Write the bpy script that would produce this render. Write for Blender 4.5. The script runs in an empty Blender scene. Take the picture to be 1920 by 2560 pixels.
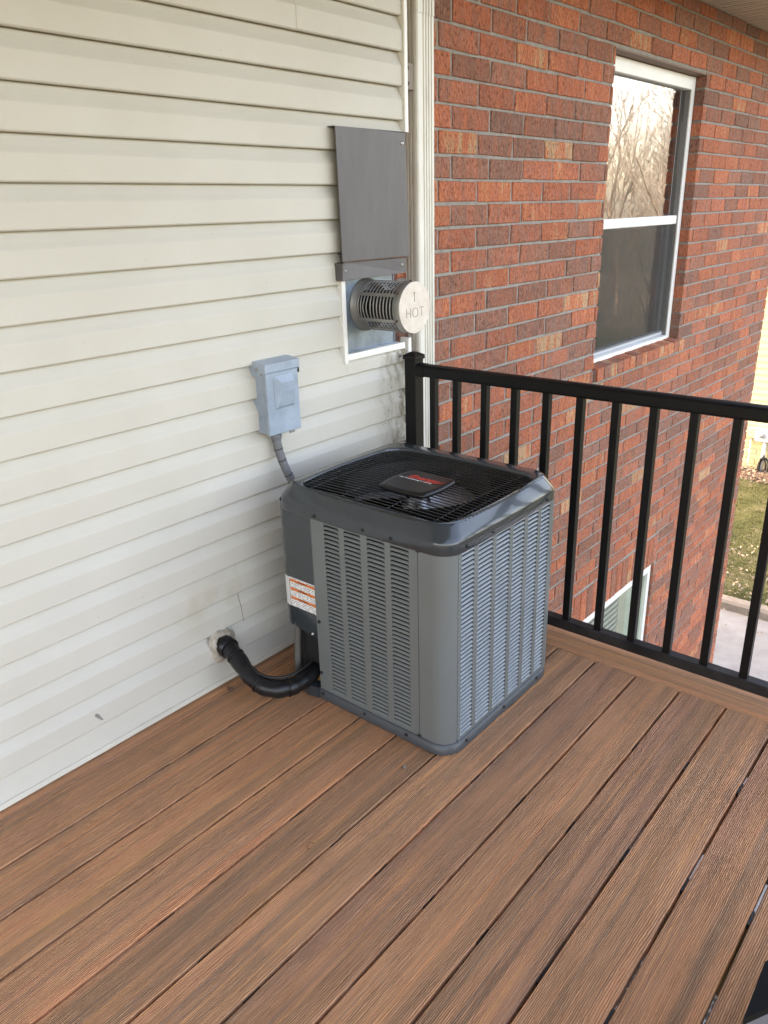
import bpy, math, random
import numpy as np
from mathutils import Matrix, Vector
random.seed(7); rng = np.random.default_rng(7)
R = math.radians
S = bpy.context.scene
COL = S.collection

# ------------------------------------------------------------------ camera, sky, sun, exposure
cam = bpy.data.objects.new('camera', bpy.data.cameras.new('camera')); COL.objects.link(cam)
yaw, pitch, roll = .86428387, -.37150299, -.02866246
f = Vector((math.sin(yaw)*math.cos(pitch), math.cos(yaw)*math.cos(pitch), math.sin(pitch)))
r = f.cross(Vector((0, 0, 1))).normalized(); u = r.cross(f)
r2 = math.cos(roll)*r + math.sin(roll)*u; u2 = -math.sin(roll)*r + math.cos(roll)*u
cam.matrix_world = Matrix(((r2.x, u2.x, -f.x, -2.20497), (r2.y, u2.y, -f.y, -1.88434), (r2.z, u2.z, -f.z, 1.4648), (0, 0, 0, 1)))
cam.data.sensor_fit = 'VERTICAL'; cam.data.sensor_height = 36; cam.data.lens = 1929.18/2560*36
cam.data.clip_start = .02; cam.data.clip_end = 600
S.camera = cam

SUN_EL, SUN_AZ = 38, -14          # azimuth from +Y towards +X
w = bpy.data.worlds.new('World'); S.world = w; w.use_nodes = True
sky = w.node_tree.nodes.new('ShaderNodeTexSky'); sky.sky_type = 'NISHITA'; sky.sun_disc = False
sky.sun_elevation = R(SUN_EL); sky.sun_rotation = R(SUN_AZ); sky.dust_density = 2.2; sky.air_density = 1.0; sky.ozone_density = .6
bg = w.node_tree.nodes['Background']; bg.inputs[1].default_value = .15
w.node_tree.links.new(sky.outputs[0], bg.inputs[0])
sl = bpy.data.lights.new('sun', 'SUN'); sl.energy = .75; sl.angle = R(12); sl.color = (1, .95, .87)
sun = bpy.data.objects.new('sun', sl); COL.objects.link(sun)
d = Vector((math.sin(R(SUN_AZ))*math.cos(R(SUN_EL)), math.cos(R(SUN_AZ))*math.cos(R(SUN_EL)), math.sin(R(SUN_EL))))
sun.rotation_euler = d.to_track_quat('Z', 'Y').to_euler(); sun.location = d*60
vs = S.view_settings
vs.view_transform = 'Standard'; vs.look = 'None'; vs.gamma = 1; vs.use_curve_mapping = False
vs.exposure = 3.1
vs.use_white_balance = True; vs.white_balance_temperature = 8600; vs.white_balance_tint = 20
try: S.cycles.max_bounces = 8; S.cycles.diffuse_bounces = 4; S.cycles.use_denoising = True
except Exception: pass

# ------------------------------------------------------------------ materials
def mat(name, col, rough=.6, metal=0., spec=.5, var=None, vscale=4., bump=0., bscale=60., stretch=(1, 1, 1), coat=0.):
    m = bpy.data.materials.new(name); m.use_nodes = True; n = m.node_tree.nodes; l = m.node_tree.links
    b = n['Principled BSDF']; b.inputs['Base Color'].default_value = (*col, 1); b.inputs['Roughness'].default_value = rough
    b.inputs['Metallic'].default_value = metal; b.inputs['Specular IOR Level'].default_value = spec; b.inputs['Coat Weight'].default_value = coat
    tc = n.new('ShaderNodeTexCoord'); mp = n.new('ShaderNodeMapping'); mp.inputs['Scale'].default_value = stretch
    l.new(tc.outputs['Object'], mp.inputs['Vector'])
    if var:
        t = n.new('ShaderNodeTexNoise'); t.inputs['Scale'].default_value = vscale; t.inputs['Detail'].default_value = 6; t.inputs['Roughness'].default_value = .62
        l.new(mp.outputs[0], t.inputs['Vector'])
        rp = n.new('ShaderNodeValToRGB'); e = rp.color_ramp.elements
        e[0].position = .32; e[0].color = (*var, 1); e[1].position = .66; e[1].color = (*col, 1)
        l.new(t.outputs['Fac'], rp.inputs[0]); l.new(rp.outputs[0], b.inputs['Base Color'])
    if bump:
        t = n.new('ShaderNodeTexNoise'); t.inputs['Scale'].default_value = bscale; t.inputs['Detail'].default_value = 4
        l.new(mp.outputs[0], t.inputs['Vector'])
        bp = n.new('ShaderNodeBump'); bp.inputs['Strength'].default_value = bump; bp.inputs['Distance'].default_value = .002
        l.new(t.outputs['Fac'], bp.inputs['Height']); l.new(bp.outputs[0], b.inputs['Normal'])
    return m

class NT:
    def __init__(s, m): s.m = m; s.n = m.node_tree.nodes; s.l = m.node_tree.links; s.b = s.n['Principled BSDF']
    def noise(s, vec, scale, detail=4, rough=.55, dist=0.):
        t = s.n.new('ShaderNodeTexNoise'); t.inputs['Scale'].default_value = scale; t.inputs['Detail'].default_value = detail
        t.inputs['Roughness'].default_value = rough; t.inputs['Distortion'].default_value = dist; s.l.new(vec, t.inputs['Vector']); return t.outputs['Fac']
    def ramp(s, fac, stops, interp='LINEAR'):
        t = s.n.new('ShaderNodeValToRGB'); cr = t.color_ramp; cr.interpolation = interp
        while len(cr.elements) < len(stops): cr.elements.new(.5)
        for e, (p, c) in zip(cr.elements, stops):
            e.position = p; e.color = (c, c, c, 1) if isinstance(c, (int, float)) else (*c, 1)
        s.l.new(fac, t.inputs[0]); return t.outputs[0]
    def mapping(s, vec, scale=(1, 1, 1), rot=(0, 0, 0), loc=(0, 0, 0)):
        t = s.n.new('ShaderNodeMapping'); t.inputs['Scale'].default_value = scale; t.inputs['Rotation'].default_value = rot; t.inputs['Location'].default_value = loc
        s.l.new(vec, t.inputs['Vector']); return t.outputs[0]
    def obj(s): return s.n.new('ShaderNodeTexCoord').outputs['Object']
    def vmath(s, op, a, b):
        t = s.n.new('ShaderNodeVectorMath'); t.operation = op; s.l.new(a, t.inputs[0])
        if isinstance(b, tuple): t.inputs[1].default_value = b
        else: s.l.new(b, t.inputs[1])
        return t.outputs[0]
    def math(s, op, a, b=0., c=None):
        t = s.n.new('ShaderNodeMath'); t.operation = op
        for i, v in enumerate((a, b) if c is None else (a, b, c)):
            if isinstance(v, (int, float)): t.inputs[i].default_value = v
            else: s.l.new(v, t.inputs[i])
        return t.outputs[0]
    def mix(s, fac, a, b, blend='MIX'):
        t = s.n.new('ShaderNodeMix'); t.data_type = 'RGBA'; t.blend_type = blend
        for i, v in ((0, fac), (6, a), (7, b)):
            if isinstance(v, (int, float)): t.inputs[i].default_value = v if i == 0 else (v, v, v, 1)
            elif isinstance(v, tuple): t.inputs[i].default_value = (*v, 1)
            else: s.l.new(v, t.inputs[i])
        return t.outputs[2]
    def bump(s, h, strength, dist, prev=None):
        t = s.n.new('ShaderNodeBump'); t.inputs['Strength'].default_value = strength; t.inputs['Distance'].default_value = dist
        s.l.new(h, t.inputs['Height'])
        if prev is not None: s.l.new(prev, t.inputs['Normal'])
        return t.outputs[0]
    def sep(s, v):
        t = s.n.new('ShaderNodeSeparateXYZ'); s.l.new(v, t.inputs[0]); return t.outputs
    def base(s, c): s.l.new(c, s.b.inputs['Base Color'])
    def normal(s, c): s.l.new(c, s.b.inputs['Normal'])

def m_siding():
    m = mat('vinyl_siding', (.6, .58, .5), .55, spec=.3); t = NT(m); o = t.obj()
    g = t.noise(t.mapping(o, (3, 1, 420)), 1, 3, .6)
    big = t.noise(o, 2.2, 5, .6)
    c = t.ramp(big, [(.3, (.505, .478, .414)), (.7, (.556, .533, .474))])
    fine = t.noise(t.mapping(o, (6, 1, 14)), 3, 6, .7)
    c = t.mix(t.ramp(fine, [(.50, 0.), (.8, .35)]), c, (.52, .48, .40))
    specks = t.noise(o, 90, 2, .5)
    c = t.mix(t.ramp(specks, [(.76, 0.), (.8, .6)]), c, (.25, .21, .16))
    # rust and soot stains beside the railing post, under the vent
    x = t.sep(o)
    mx = t.ramp(x[0], [(0., 0.), (1., 1.)])
    mr = t.n.new('ShaderNodeMapRange'); mr.inputs[1].default_value = -.06; mr.inputs[2].default_value = .09; t.l.new(x[0], mr.inputs[0])
    mz = t.n.new('ShaderNodeMapRange'); mz.inputs[1].default_value = 1.04; mz.inputs[2].default_value = .99; t.l.new(x[2], mz.inputs[0])
    st = t.noise(t.mapping(o, (22, 1, 9)), 1, 5, .7)
    k = t.math('MULTIPLY', t.math('MULTIPLY', mr.outputs[0], mz.outputs[0]), t.ramp(st, [(.47, 0.), (.62, .85)]))
    c = t.mix(k, c, (.20, .155, .09))
    st2 = t.noise(o, 34, 4, .7)
    k2 = t.math('MULTIPLY', t.math('MULTIPLY', mr.outputs[0], mz.outputs[0]), t.ramp(st2, [(.6, 0.), (.66, .9)]))
    c = t.mix(k2, c, (.07, .065, .06))
    # water mark above the pipe entry
    v = t.vmath('SUBTRACT', o, (-.9, 0, .31)); v = t.mapping(v, (5, 0, 9)); ln = t.n.new('ShaderNodeVectorMath'); ln.operation = 'LENGTH'; t.l.new(v, ln.inputs[0])
    k3 = t.math('MULTIPLY', t.ramp(ln.outputs['Value'], [(.35, .8), (1., 0.)]), t.ramp(t.noise(o, 9, 4), [(.4, 0.), (.6, .7)]))
    c = t.mix(k3, c, (.45, .40, .30))
    t.base(c); t.normal(t.bump(g, .35, .0008, t.bump(big, .25, .01)))
    return m
def m_brick():
    m = mat('rough_brick', (.4, .15, .08), .9, spec=.25); t = NT(m); o = t.obj()
    a = t.n.new('ShaderNodeAttribute'); a.attribute_name = 'tint'; s = t.sep(a.outputs['Vector'])
    off = t.vmath('SCALE', a.outputs['Vector'], (0, 0, 0)); off.node.inputs['Scale'].default_value = 37
    v = t.vmath('ADD', o, off)
    st = t.noise(t.mapping(v, (26, 26, 5)), 1, 3, .6, .4)
    h = t.math('ADD', s[0], t.math('MULTIPLY', t.math('SUBTRACT', st, .5), 1.25))
    c = t.ramp(h, [(0., (.27, .145, .108)), (.3, (.36, .152, .100)), (.5, (.46, .155, .090)), (.72, (.57, .162, .082)), (.9, (.63, .215, .10)), (1., (.58, .34, .19))])
    sp = t.noise(t.mapping(v, (1, 1, .5)), 120, 5, .75)
    c = t.mix(t.ramp(sp, [(.36, .9), (.47, 0.)]), c, (.075, .035, .026))
    c = t.mix(t.ramp(sp, [(.54, 0.), (.68, .5)]), c, (.66, .38, .28))
    cl = t.noise(v, 30, 4, .6); c = t.mix(t.ramp(cl, [(.5, 0.), (.72, .32)]), c, (.42, .25, .22))
    c = t.mix(1., c, t.math('ADD', .86, t.math('MULTIPLY', s[1], .24)), 'MULTIPLY')
    t.base(c)
    ver = t.noise(t.mapping(v, (160, 160, 22)), 1, 3, .6)
    t.normal(t.bump(sp, 1., .011, t.bump(ver, 1., .008)))
    return m
def m_deck(name, axis=0, sheen=0.):
    m = mat(name, (.28, .16, .1), .62, spec=.2); t = NT(m); o = t.obj()
    oi = t.n.new('ShaderNodeObjectInfo'); off = t.n.new('ShaderNodeCombineXYZ')
    for i, k in enumerate((91., 47., 13.)): t.l.new(t.math('MULTIPLY', oi.outputs['Random'], k), off.inputs[i])
    v = t.vmath('ADD', o, off.outputs[0])
    if axis: v = t.mapping(v, rot=(0, 0, math.pi/2))
    n1 = t.math('ADD', t.noise(t.mapping(v, (.5, 26, 1)), 1, 5, .6, .6), t.math('MULTIPLY_ADD', t.math('FRACT', t.math('MULTIPLY', oi.outputs['Random'], 7.3)), .14, -.07))
    n2 = t.noise(t.mapping(v, (.8, 62, 1), loc=(5, 3, 0)), 1, 3, .5, .9)
    c = t.ramp(n1, [(.30, (.30, .163, .090)), (.42, (.47, .235, .120)), (.56, (.62, .288, .140)), (.70, (.72, .30, .140)), (.8, (.76, .27, .115))])
    c = t.mix(t.ramp(n2, [(.58, 0.), (.66, .65)]), c, (.80, .36, .14))
    c = t.mix(t.ramp(n2, [(.30, .55), (.42, 0.)]), c, (.19, .140, .105))
    c = t.mix(1., c, t.math('MULTIPLY_ADD', oi.outputs['Random'], .28, .99), 'MULTIPLY')
    pk = t.noise(t.mapping(v, (.7, 9, 1), loc=(9, 7, 0)), 1, 2)
    c = t.mix(t.ramp(pk, [(.5, 0.), (.7, .42)]), c, (.60, .27, .18))
    # embossed grain: cathedral bands warped by a slow noise
    wv = t.n.new('ShaderNodeTexNoise'); wv.inputs['Scale'].default_value = 1; wv.inputs['Detail'].default_value = 1
    t.l.new(t.mapping(v, (1.6, 7, 1)), wv.inputs['Vector'])
    y = t.sep(v)[1]
    ph = t.math('ADD', t.math('MULTIPLY', y, 265 * 6.283 / 1.15), t.math('MULTIPLY', wv.outputs['Fac'], 52.))
    jag = t.noise(t.mapping(v, (28, 160, 1)), 1, 3, .6)
    g = t.math('SINE', t.math('ADD', ph, t.math('MULTIPLY', jag, 7.)))
    g = t.math('MULTIPLY', g, t.ramp(t.noise(t.mapping(v, (4, 18, 1)), 1, 2), [(.3, .35), (.6, 1.)]))
    c = t.mix(t.math('MULTIPLY_ADD', g, -.30, .26), c, (.11, .060, .038))
    c = t.mix(t.math('MULTIPLY_ADD', g, .26, -.02), c, (.75, .42, .26))
    hair = t.noise(t.mapping(v, (5, 480, 1), loc=(2, 8, 0)), 1, 2, .6, .3)
    c = t.mix(t.ramp(hair, [(.34, .42), (.44, 0.)]), c, (.13, .07, .045))
    c = t.mix(t.ramp(hair, [(.58, 0.), (.68, .3)]), c, (.86, .50, .30))
    dirt = t.noise(o, 7, 6, .7); c = t.mix(t.ramp(dirt, [(.56, 0.), (.75, .4)]), c, (.20, .13, .09))
    t.base(c)
    t.normal(t.bump(g, .8, .0016, t.bump(jag, .35, .0008)))
    rg = t.ramp(n1, [(.3, .5), (.7, .68)]); t.l.new(rg, t.b.inputs['Roughness'])
    return m
def m_glass(name, refl, tint, ripple=.25, rs=9.):
    m = bpy.data.materials.new(name); m.use_nodes = True; n = m.node_tree.nodes; l = m.node_tree.links; n.remove(n['Principled BSDF'])
    g = n.new('ShaderNodeBsdfGlossy'); g.inputs['Roughness'].default_value = .012; g.inputs['Color'].default_value = (.97, .97, 1, 1)
    tr = n.new('ShaderNodeBsdfTransparent'); tr.inputs[0].default_value = (*tint, 1)
    lw = n.new('ShaderNodeLayerWeight'); pw = n.new('ShaderNodeMath'); pw.operation = 'POWER'; pw.inputs[1].default_value = 4; ma = n.new('ShaderNodeMath'); ma.operation = 'MULTIPLY_ADD'; ma.inputs[1].default_value = 1-refl; ma.inputs[2].default_value = refl; l.new(lw.outputs['Facing'], pw.inputs[0]); l.new(pw.outputs[0], ma.inputs[0])
    mx = n.new('ShaderNodeMixShader'); l.new(ma.outputs[0], mx.inputs[0]); l.new(tr.outputs[0], mx.inputs[1]); l.new(g.outputs[0], mx.inputs[2])
    l.new(mx.outputs[0], n['Material Output'].inputs[0])
    tc = n.new('ShaderNodeTexCoord'); t = n.new('ShaderNodeTexNoise'); t.inputs['Scale'].default_value = rs; t.inputs['Detail'].default_value = 1; l.new(tc.outputs['Object'], t.inputs['Vector'])
    bp = n.new('ShaderNodeBump'); bp.inputs['Strength'].default_value = ripple; bp.inputs['Distance'].default_value = .004; l.new(t.outputs['Fac'], bp.inputs['Height']); l.new(bp.outputs[0], g.inputs['Normal'])
    return m
def m_screen():
    m = bpy.data.materials.new('insect_screen'); m.use_nodes = True; n = m.node_tree.nodes; l = m.node_tree.links; b = n['Principled BSDF']
    b.inputs['Base Color'].default_value = (.035, .036, .034, 1); b.inputs['Roughness'].default_value = .7
    tr = n.new('ShaderNodeBsdfTransparent'); mx = n.new('ShaderNodeMixShader'); mx.inputs[0].default_value = .32
    l.new(tr.outputs[0], mx.inputs[1]); l.new(b.outputs[0], mx.inputs[2]); l.new(mx.outputs[0], n['Material Output'].inputs[0]); return m
def m_label():
    m = mat('warning_label', (.8, .8, .78), .35); t = NT(m); o = t.obj()
    x = t.sep(o)
    line = t.math('FRACT', t.math('MULTIPLY', x[2], 165.)); ln = t.math('GREATER_THAN', line, .45)
    wd = t.noise(t.mapping(o, (1, 260, 165)), 1, 1); ws = t.math('GREATER_THAN', wd, .44)
    c = t.mix(t.math('MULTIPLY', t.math('MULTIPLY', ln, ws), .75), (.82, .82, .80), (.08, .08, .09)); t.base(c); return m
def m_leafy(name, c1, c2, c3, scale):
    m = mat(name, c1, .9, spec=.1); t = NT(m); o = t.obj()
    c = t.ramp(t.noise(o, scale, 8, .75), [(.35, c1), (.5, c2), (.65, c3)]); t.base(c)
    t.normal(t.bump(t.noise(o, scale*6, 5, .7), .8, .03)); return m

SID = m_siding(); BRK = m_brick(); DCK = m_deck('composite_board', 0); BRD = m_deck('composite_border_board', 1)
MOR = mat('mortar', (.30, .27, .235), .95, var=(.20, .18, .155), vscale=25, bump=.8, bscale=160)
WVN = mat('white_vinyl_trim', (.80, .79, .76), .4, var=(.73, .72, .68), vscale=5)
DSP = mat('downspout_enamel', (.68, .66, .60), .4, var=(.56, .53, .46), vscale=6, stretch=(3, 3, .6), bump=.15, bscale=30)
BLK = mat('black_powder_coat', (.0045, .0045, .005), .42, spec=.22, var=(.007, .0068, .0065), vscale=14)
BLKD = mat('black_powder_coat_dusty', (.006, .006, .0065), .5, spec=.25, var=(.035, .032, .030), vscale=7)
ACG = mat('ac_grey_paint', (.140, .155, .152), .38, spec=.45, var=(.128, .14, .136), vscale=6, coat=.15)
ACF = mat('ac_grey_paint_skylit', (.165, .195, .215), .30, spec=.6, coat=.35)  # cabinet grey with reflected sky blue put into the colour, right louvres only
ACD = mat('ac_slate_paint', (.034, .042, .048), .17, spec=.5, var=(.029, .035, .040), vscale=5, coat=.3)
ACB = mat('ac_base_pan', (.055, .062, .068), .4)
COIL = mat('coil_dark', (.006, .006, .007), .6, metal=.0, bump=.5, bscale=300)
PLB = mat('black_plastic', (.007, .007, .0075), .35, spec=.35)
WIRE = mat('grille_wire', (.012, .012, .013), .22, spec=.8)
FANM = mat('fan_metal', (.42, .42, .44), .38, metal=.7)
ALU = mat('bright_aluminium', (.55, .55, .56), .35, metal=.9)
RED = mat('red_print', (.55, .03, .02), .4); WHT = mat('white_print', (.6, .6, .6), .5); ORG = mat('orange_print', (.72, .17, .03), .5); INK = mat('black_print', (.02, .02, .02), .5)
LAB = m_label()
GRYP = mat('heat_shield_paint', (.078, .073, .076), .5, var=(.105, .096, .095), vscale=5, stretch=(3, 3, .8), bump=.15, bscale=20)
RUSTE = mat('rusty_edge', (.12, .055, .03), .8, var=(.07, .05, .045), vscale=30)
GALV = mat('galvanised_sheet', (.27, .34, .42), .38, metal=.6, var=(.17, .21, .26), vscale=14)
STEEL = mat('dull_steel', (.36, .345, .32), .45, metal=.55, var=(.27, .26, .24), vscale=12)
CAPM = mat('cast_cap', (.68, .61, .53), .6, metal=.0, var=(.58, .50, .42), vscale=26, bump=.5, bscale=80)
DBOX = mat('disconnect_grey_paint', (.33, .40, .475), .42, var=(.22, .28, .34), vscale=9, bump=.1, bscale=12, coat=.1)
COND = mat('grey_conduit', (.15, .155, .165), .5, var=(.11, .115, .12), vscale=20)
FOAM = mat('pipe_insulation', (.004, .004, .005), .36, spec=.4, var=(.011, .011, .013), vscale=12, bump=.4, bscale=30)
PUTTY = mat('duct_seal_putty', (.50, .455, .38), .8, var=(.24, .20, .155), vscale=38, bump=1., bscale=40)
BRASS = mat('brass', (.6, .38, .12), .35, metal=.9)
TAN = mat('soffit_vinyl', (.50, .42, .34), .6, var=(.45, .37, .30), vscale=6)
LINT = mat('lintel_paint', (.16, .085, .055), .6)
DARK = mat('dark_interior', (.03, .03, .032), .9)
CURT = mat('window_curtain', (.10, .095, .085), .9, var=(.05, .05, .048), vscale=4, stretch=(8, 1, .6))
BLIND = mat('sage_blind', (.40, .47, .38), .6); BLIND2 = mat('beige_curtain', (.38, .35, .24), .8)
GL1 = m_glass('window_glass', .30, (.55, .56, .55), .05, 6); GL2 = m_glass('lower_window_glass', .05, (.85, .9, .85), .05)
SCR = m_screen()
ROOF = mat('roof_shingle', (.09, .08, .075), .95, bump=.8, bscale=30)
CONC = mat('concrete', (.35, .335, .31), .95, var=(.27, .255, .235), vscale=5, bump=.6, bscale=90)
CURB = mat('kerb_concrete', (.32, .27, .22), .95, var=(.22, .185, .15), vscale=9, bump=.6, bscale=70)
SOIL = m_leafy('under_soil', (.10, .085, .05), (.14, .12, .075), (.19, .17, .10), 3)
GRS = m_leafy('lawn_turf', (.05, .058, .024), (.09, .092, .04), (.16, .14, .085), 1.6)
GBL = m_leafy('grass_blades', (.05, .066, .018), (.11, .115, .045), (.22, .20, .125), 1.3)
MUL = m_leafy('leaf_litter_soil', (.09, .06, .045), (.16, .11, .08), (.24, .18, .13), 12)
LEAF = m_leafy('dry_leaves', (.22, .14, .09), (.42, .32, .24), (.58, .48, .40), 9)
GRV = m_leafy('gravel_bed', (.03, .028, .025), (.08, .075, .065), (.50, .48, .44), 40)
YEL = mat('cream_siding', (.68, .60, .34), .6, var=(.62, .54, .30), vscale=3)
YEB = mat('cream_painted_block', (.60, .54, .32), .85, var=(.52, .47, .28), vscale=8, bump=.6, bscale=40)
PGR = mat('meter_paint', (.62, .62, .60), .5); CABLE = mat('black_cable', (.012, .012, .012), .5)
BARK = mat('bark', (.36, .28, .19), .95, var=(.24, .18, .12), vscale=10); TWIG = mat('twig', (.33, .28, .22), .9)
BRD2 = mat('framing_lumber', (.10, .075, .05), .9)
CHAR = mat('charcoal_fabric', (.004, .0045, .0045), .75, spec=.15); CHG = mat('grey_plastic', (.10, .105, .12), .5)

# ------------------------------------------------------------------ helpers
def tag(o, label=None, cat=None, group=None, kind=None):
    if label: o['label'] = label
    if cat: o['category'] = cat
    if group: o['group'] = group
    if kind: o['kind'] = kind
    return o
def thing(name, label, cat, loc=(0, 0, 0), rz=0., group=None):
    o = bpy.data.objects.new(name, None); COL.objects.link(o); o.location = loc; o.rotation_euler.z = rz; o.empty_display_size = .05
    return tag(o, label, cat, group)
def origin(p):
    v = Vector((0, 0, 0))
    while p is not None: v += p.location; p = p.parent
    return v
class MB:
    def __init__(s): s.v = []; s.f = []; s.sm = []; s.t = []
    def add(s, vs, fs, smooth=False):
        k = len(s.v); s.v += [tuple(v) for v in vs]; s.f += [tuple(i+k for i in q) for q in fs]; s.sm += [smooth]*len(fs); return s
    def box(s, x0, x1, y0, y1, z0, z1, b=0.):
        if b <= 0:
            v = [(x, y, z) for z in (z0, z1) for y in (y0, y1) for x in (x0, x1)]
            return s.add(v, [(0, 2, 3, 1), (4, 5, 7, 6), (0, 1, 5, 4), (2, 6, 7, 3), (0, 4, 6, 2), (1, 3, 7, 5)])
        v = []; X = (x0, x1); Y = (y0, y1); Z = (z0, z1); sg = (1, -1)
        for k in (0, 1):
            for j in (0, 1):
                for i in (0, 1):
                    v += [(X[i], Y[j]+sg[j]*b, Z[k]+sg[k]*b), (X[i]+sg[i]*b, Y[j], Z[k]+sg[k]*b), (X[i]+sg[i]*b, Y[j]+sg[j]*b, Z[k])]
        c = lambda i, j, k, a: ((k*2+j)*2+i)*3+a
        f = []
        f += [(c(0,0,0,0), c(0,0,1,0), c(0,1,1,0), c(0,1,0,0)), (c(1,0,0,0), c(1,1,0,0), c(1,1,1,0), c(1,0,1,0))]
        f += [(c(0,0,0,1), c(1,0,0,1), c(1,0,1,1), c(0,0,1,1)), (c(0,1,0,1), c(0,1,1,1), c(1,1,1,1), c(1,1,0,1))]
        f += [(c(0,0,0,2), c(0,1,0,2), c(1,1,0,2), c(1,0,0,2)), (c(0,0,1,2), c(1,0,1,2), c(1,1,1,2), c(0,1,1,2))]
        for k in (0, 1):
            for j in (0, 1): f.append((c(0,j,k,1), c(1,j,k,1), c(1,j,k,2), c(0,j,k,2)))
            for i in (0, 1): f.append((c(i,0,k,0), c(i,1,k,0), c(i,1,k,2), c(i,0,k,2)))
        for j in (0, 1):
            for i in (0, 1): f.append((c(i,j,0,0), c(i,j,1,0), c(i,j,1,1), c(i,j,0,1)))
        for k in (0, 1):
            for j in (0, 1):
                for i in (0, 1): f.append((c(i,j,k,0), c(i,j,k,1), c(i,j,k,2)))
        return s.add(v, f)
    def tube(s, pts, rad, n=8, cap=True, smooth=True):
        pts = [Vector(p) for p in pts]; rad = rad if isinstance(rad, (list, tuple)) else [rad]*len(pts)
        v = []; a = None
        for i, p in enumerate(pts):
            d_ = (pts[min(i+1, len(pts)-1)] - pts[max(i-1, 0)]).normalized()
            if a is None: a = d_.orthogonal().normalized()
            else: a = (a - d_*a.dot(d_)).normalized()
            b = d_.cross(a)
            v += [p + (a*math.cos(2*math.pi*k/n) + b*math.sin(2*math.pi*k/n))*rad[i] for k in range(n)]
        f = [(i*n+k, i*n+(k+1) % n, (i+1)*n+(k+1) % n, (i+1)*n+k) for i in range(len(pts)-1) for k in range(n)]
        s.add(v, f, smooth)
        if cap: k = len(s.v)-len(v); s.f += [tuple(k+i for i in range(n))[::-1], tuple(k+(len(pts)-1)*n+i for i in range(n))]; s.sm += [False, False]
        return s
    def lathe(s, c, axis, prof, n=24, smooth=True, a0=0., a1=2*math.pi):
        """prof: list of (distance along axis, radius)"""
        ax = Vector(axis).normalized(); a = ax.orthogonal().normalized() if abs(ax.z) > .9 else Vector((0, 0, 1)); b = ax.cross(a); c = Vector(c)
        full = abs(a1-a0-2*math.pi) < 1e-6; m = n if full else n+1
        v = [c+ax*h+(a*math.cos(a0+(a1-a0)*k/n)+b*math.sin(a0+(a1-a0)*k/n))*q for h, q in prof for k in range(m)]
        f = [(i*m+k, i*m+(k+1) % m, (i+1)*m+(k+1) % m, (i+1)*m+k) for i in range(len(prof)-1) for k in range(n)]
        return s.add(v, f, smooth)
    def disc(s, c, axis, rad, n=24):
        ax = Vector(axis).normalized(); a = ax.orthogonal().normalized() if abs(ax.z) > .9 else Vector((0, 0, 1)); b = ax.cross(a); c = Vector(c)
        return s.add([c+(a*math.cos(2*math.pi*k/n)+b*math.sin(2*math.pi*k/n))*rad for k in range(n)], [tuple(range(n))])
    def extr(s, prof, x0, x1, n=1, axis='x', jit=0., smooth=False):
        """profile of (p, q) pairs swept along an axis: x -> (x, p, q); y -> (p, y, q); z -> (p, q, z)"""
        m = len(prof); v = []
        for i in range(n+1):
            t = x0+(x1-x0)*i/n; ju = jit*random.uniform(-1, 1)
            for p, q in prof:
                v.append((t, p+ju, q) if axis == 'x' else (p+ju, t, q) if axis == 'y' else (p, q+ju, t))
        f = [(i*m+k, i*m+(k+1) % m, (i+1)*m+(k+1) % m, (i+1)*m+k) for i in range(n) for k in range(m)]
        f += [tuple(range(m))[::-1], tuple(n*m+k for k in range(m))]
        return s.add(v, f, smooth)
    def build(s, name, m, parent=None, local=False, tint=None, mesh_only=False):
        o0 = Vector((0, 0, 0)) if local else origin(parent)
        me = bpy.data.meshes.new(name); me.from_pydata([(v[0]-o0.x, v[1]-o0.y, v[2]-o0.z) for v in s.v], [], s.f)
        me.materials.append(m)
        if any(s.sm): me.polygons.foreach_set('use_smooth', s.sm)
        if tint is not None:
            at = me.attributes.new('tint', 'FLOAT_VECTOR', 'FACE'); at.data.foreach_set('vector', np.array(tint, dtype=np.float32).ravel())
        me.update()
        import bmesh as bm_
        b = bm_.new(); b.from_mesh(me); bm_.ops.recalc_face_normals(b, faces=b.faces); b.to_mesh(me); b.free()
        if mesh_only: return me
        o = bpy.data.objects.new(name, me); COL.objects.link(o)
        if parent is not None: o.parent = parent
        return o
def inst(name, me, parent, loc, rot=(0, 0, 0)):
    o = bpy.data.objects.new(name, me); COL.objects.link(o); o.parent = parent; o.location = loc; o.rotation_euler = rot; return o
def arc(cx, cy, rr, a0, a1, n): return [(cx+rr*math.cos(R(a0+(a1-a0)*i/n)), cy+rr*math.sin(R(a0+(a1-a0)*i/n))) for i in range(n+1)]
def rrect(x0, x1, y0, y1, rr, n=6, bulge=0., nb=8):
    pts = []
    cs = [(x1-rr, y1-rr, 0), (x0+rr, y1-rr, 90), (x0+rr, y0+rr, 180), (x1-rr, y0+rr, 270)]
    for i, (cx, cy, a) in enumerate(cs):
        A = arc(cx, cy, rr, a, a+90, n); pts += A
        if bulge:
            nx = cs[(i+1) % 4]; B = arc(nx[0], nx[1], rr, nx[2], nx[2], 1)[0]; P = A[-1]
            nrm = (math.cos(R(a+90)), math.sin(R(a+90)))
            for k in range(1, nb): t = k/nb; h = bulge*4*t*(1-t); pts.append((P[0]+(B[0]-P[0])*t+nrm[0]*h, P[1]+(B[1]-P[1])*t+nrm[1]*h))
    return pts
def sheet_loops(mb, loops, smooth=True, close=True):
    n = len(loops[0]); v = [p for L in loops for p in L]
    mb.add(v, [(i*n+k, i*n+(k+1) % n, (i+1)*n+(k+1) % n, (i+1)*n+k) for i in range(len(loops)-1) for k in range(n if close else n-1)], smooth)
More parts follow.
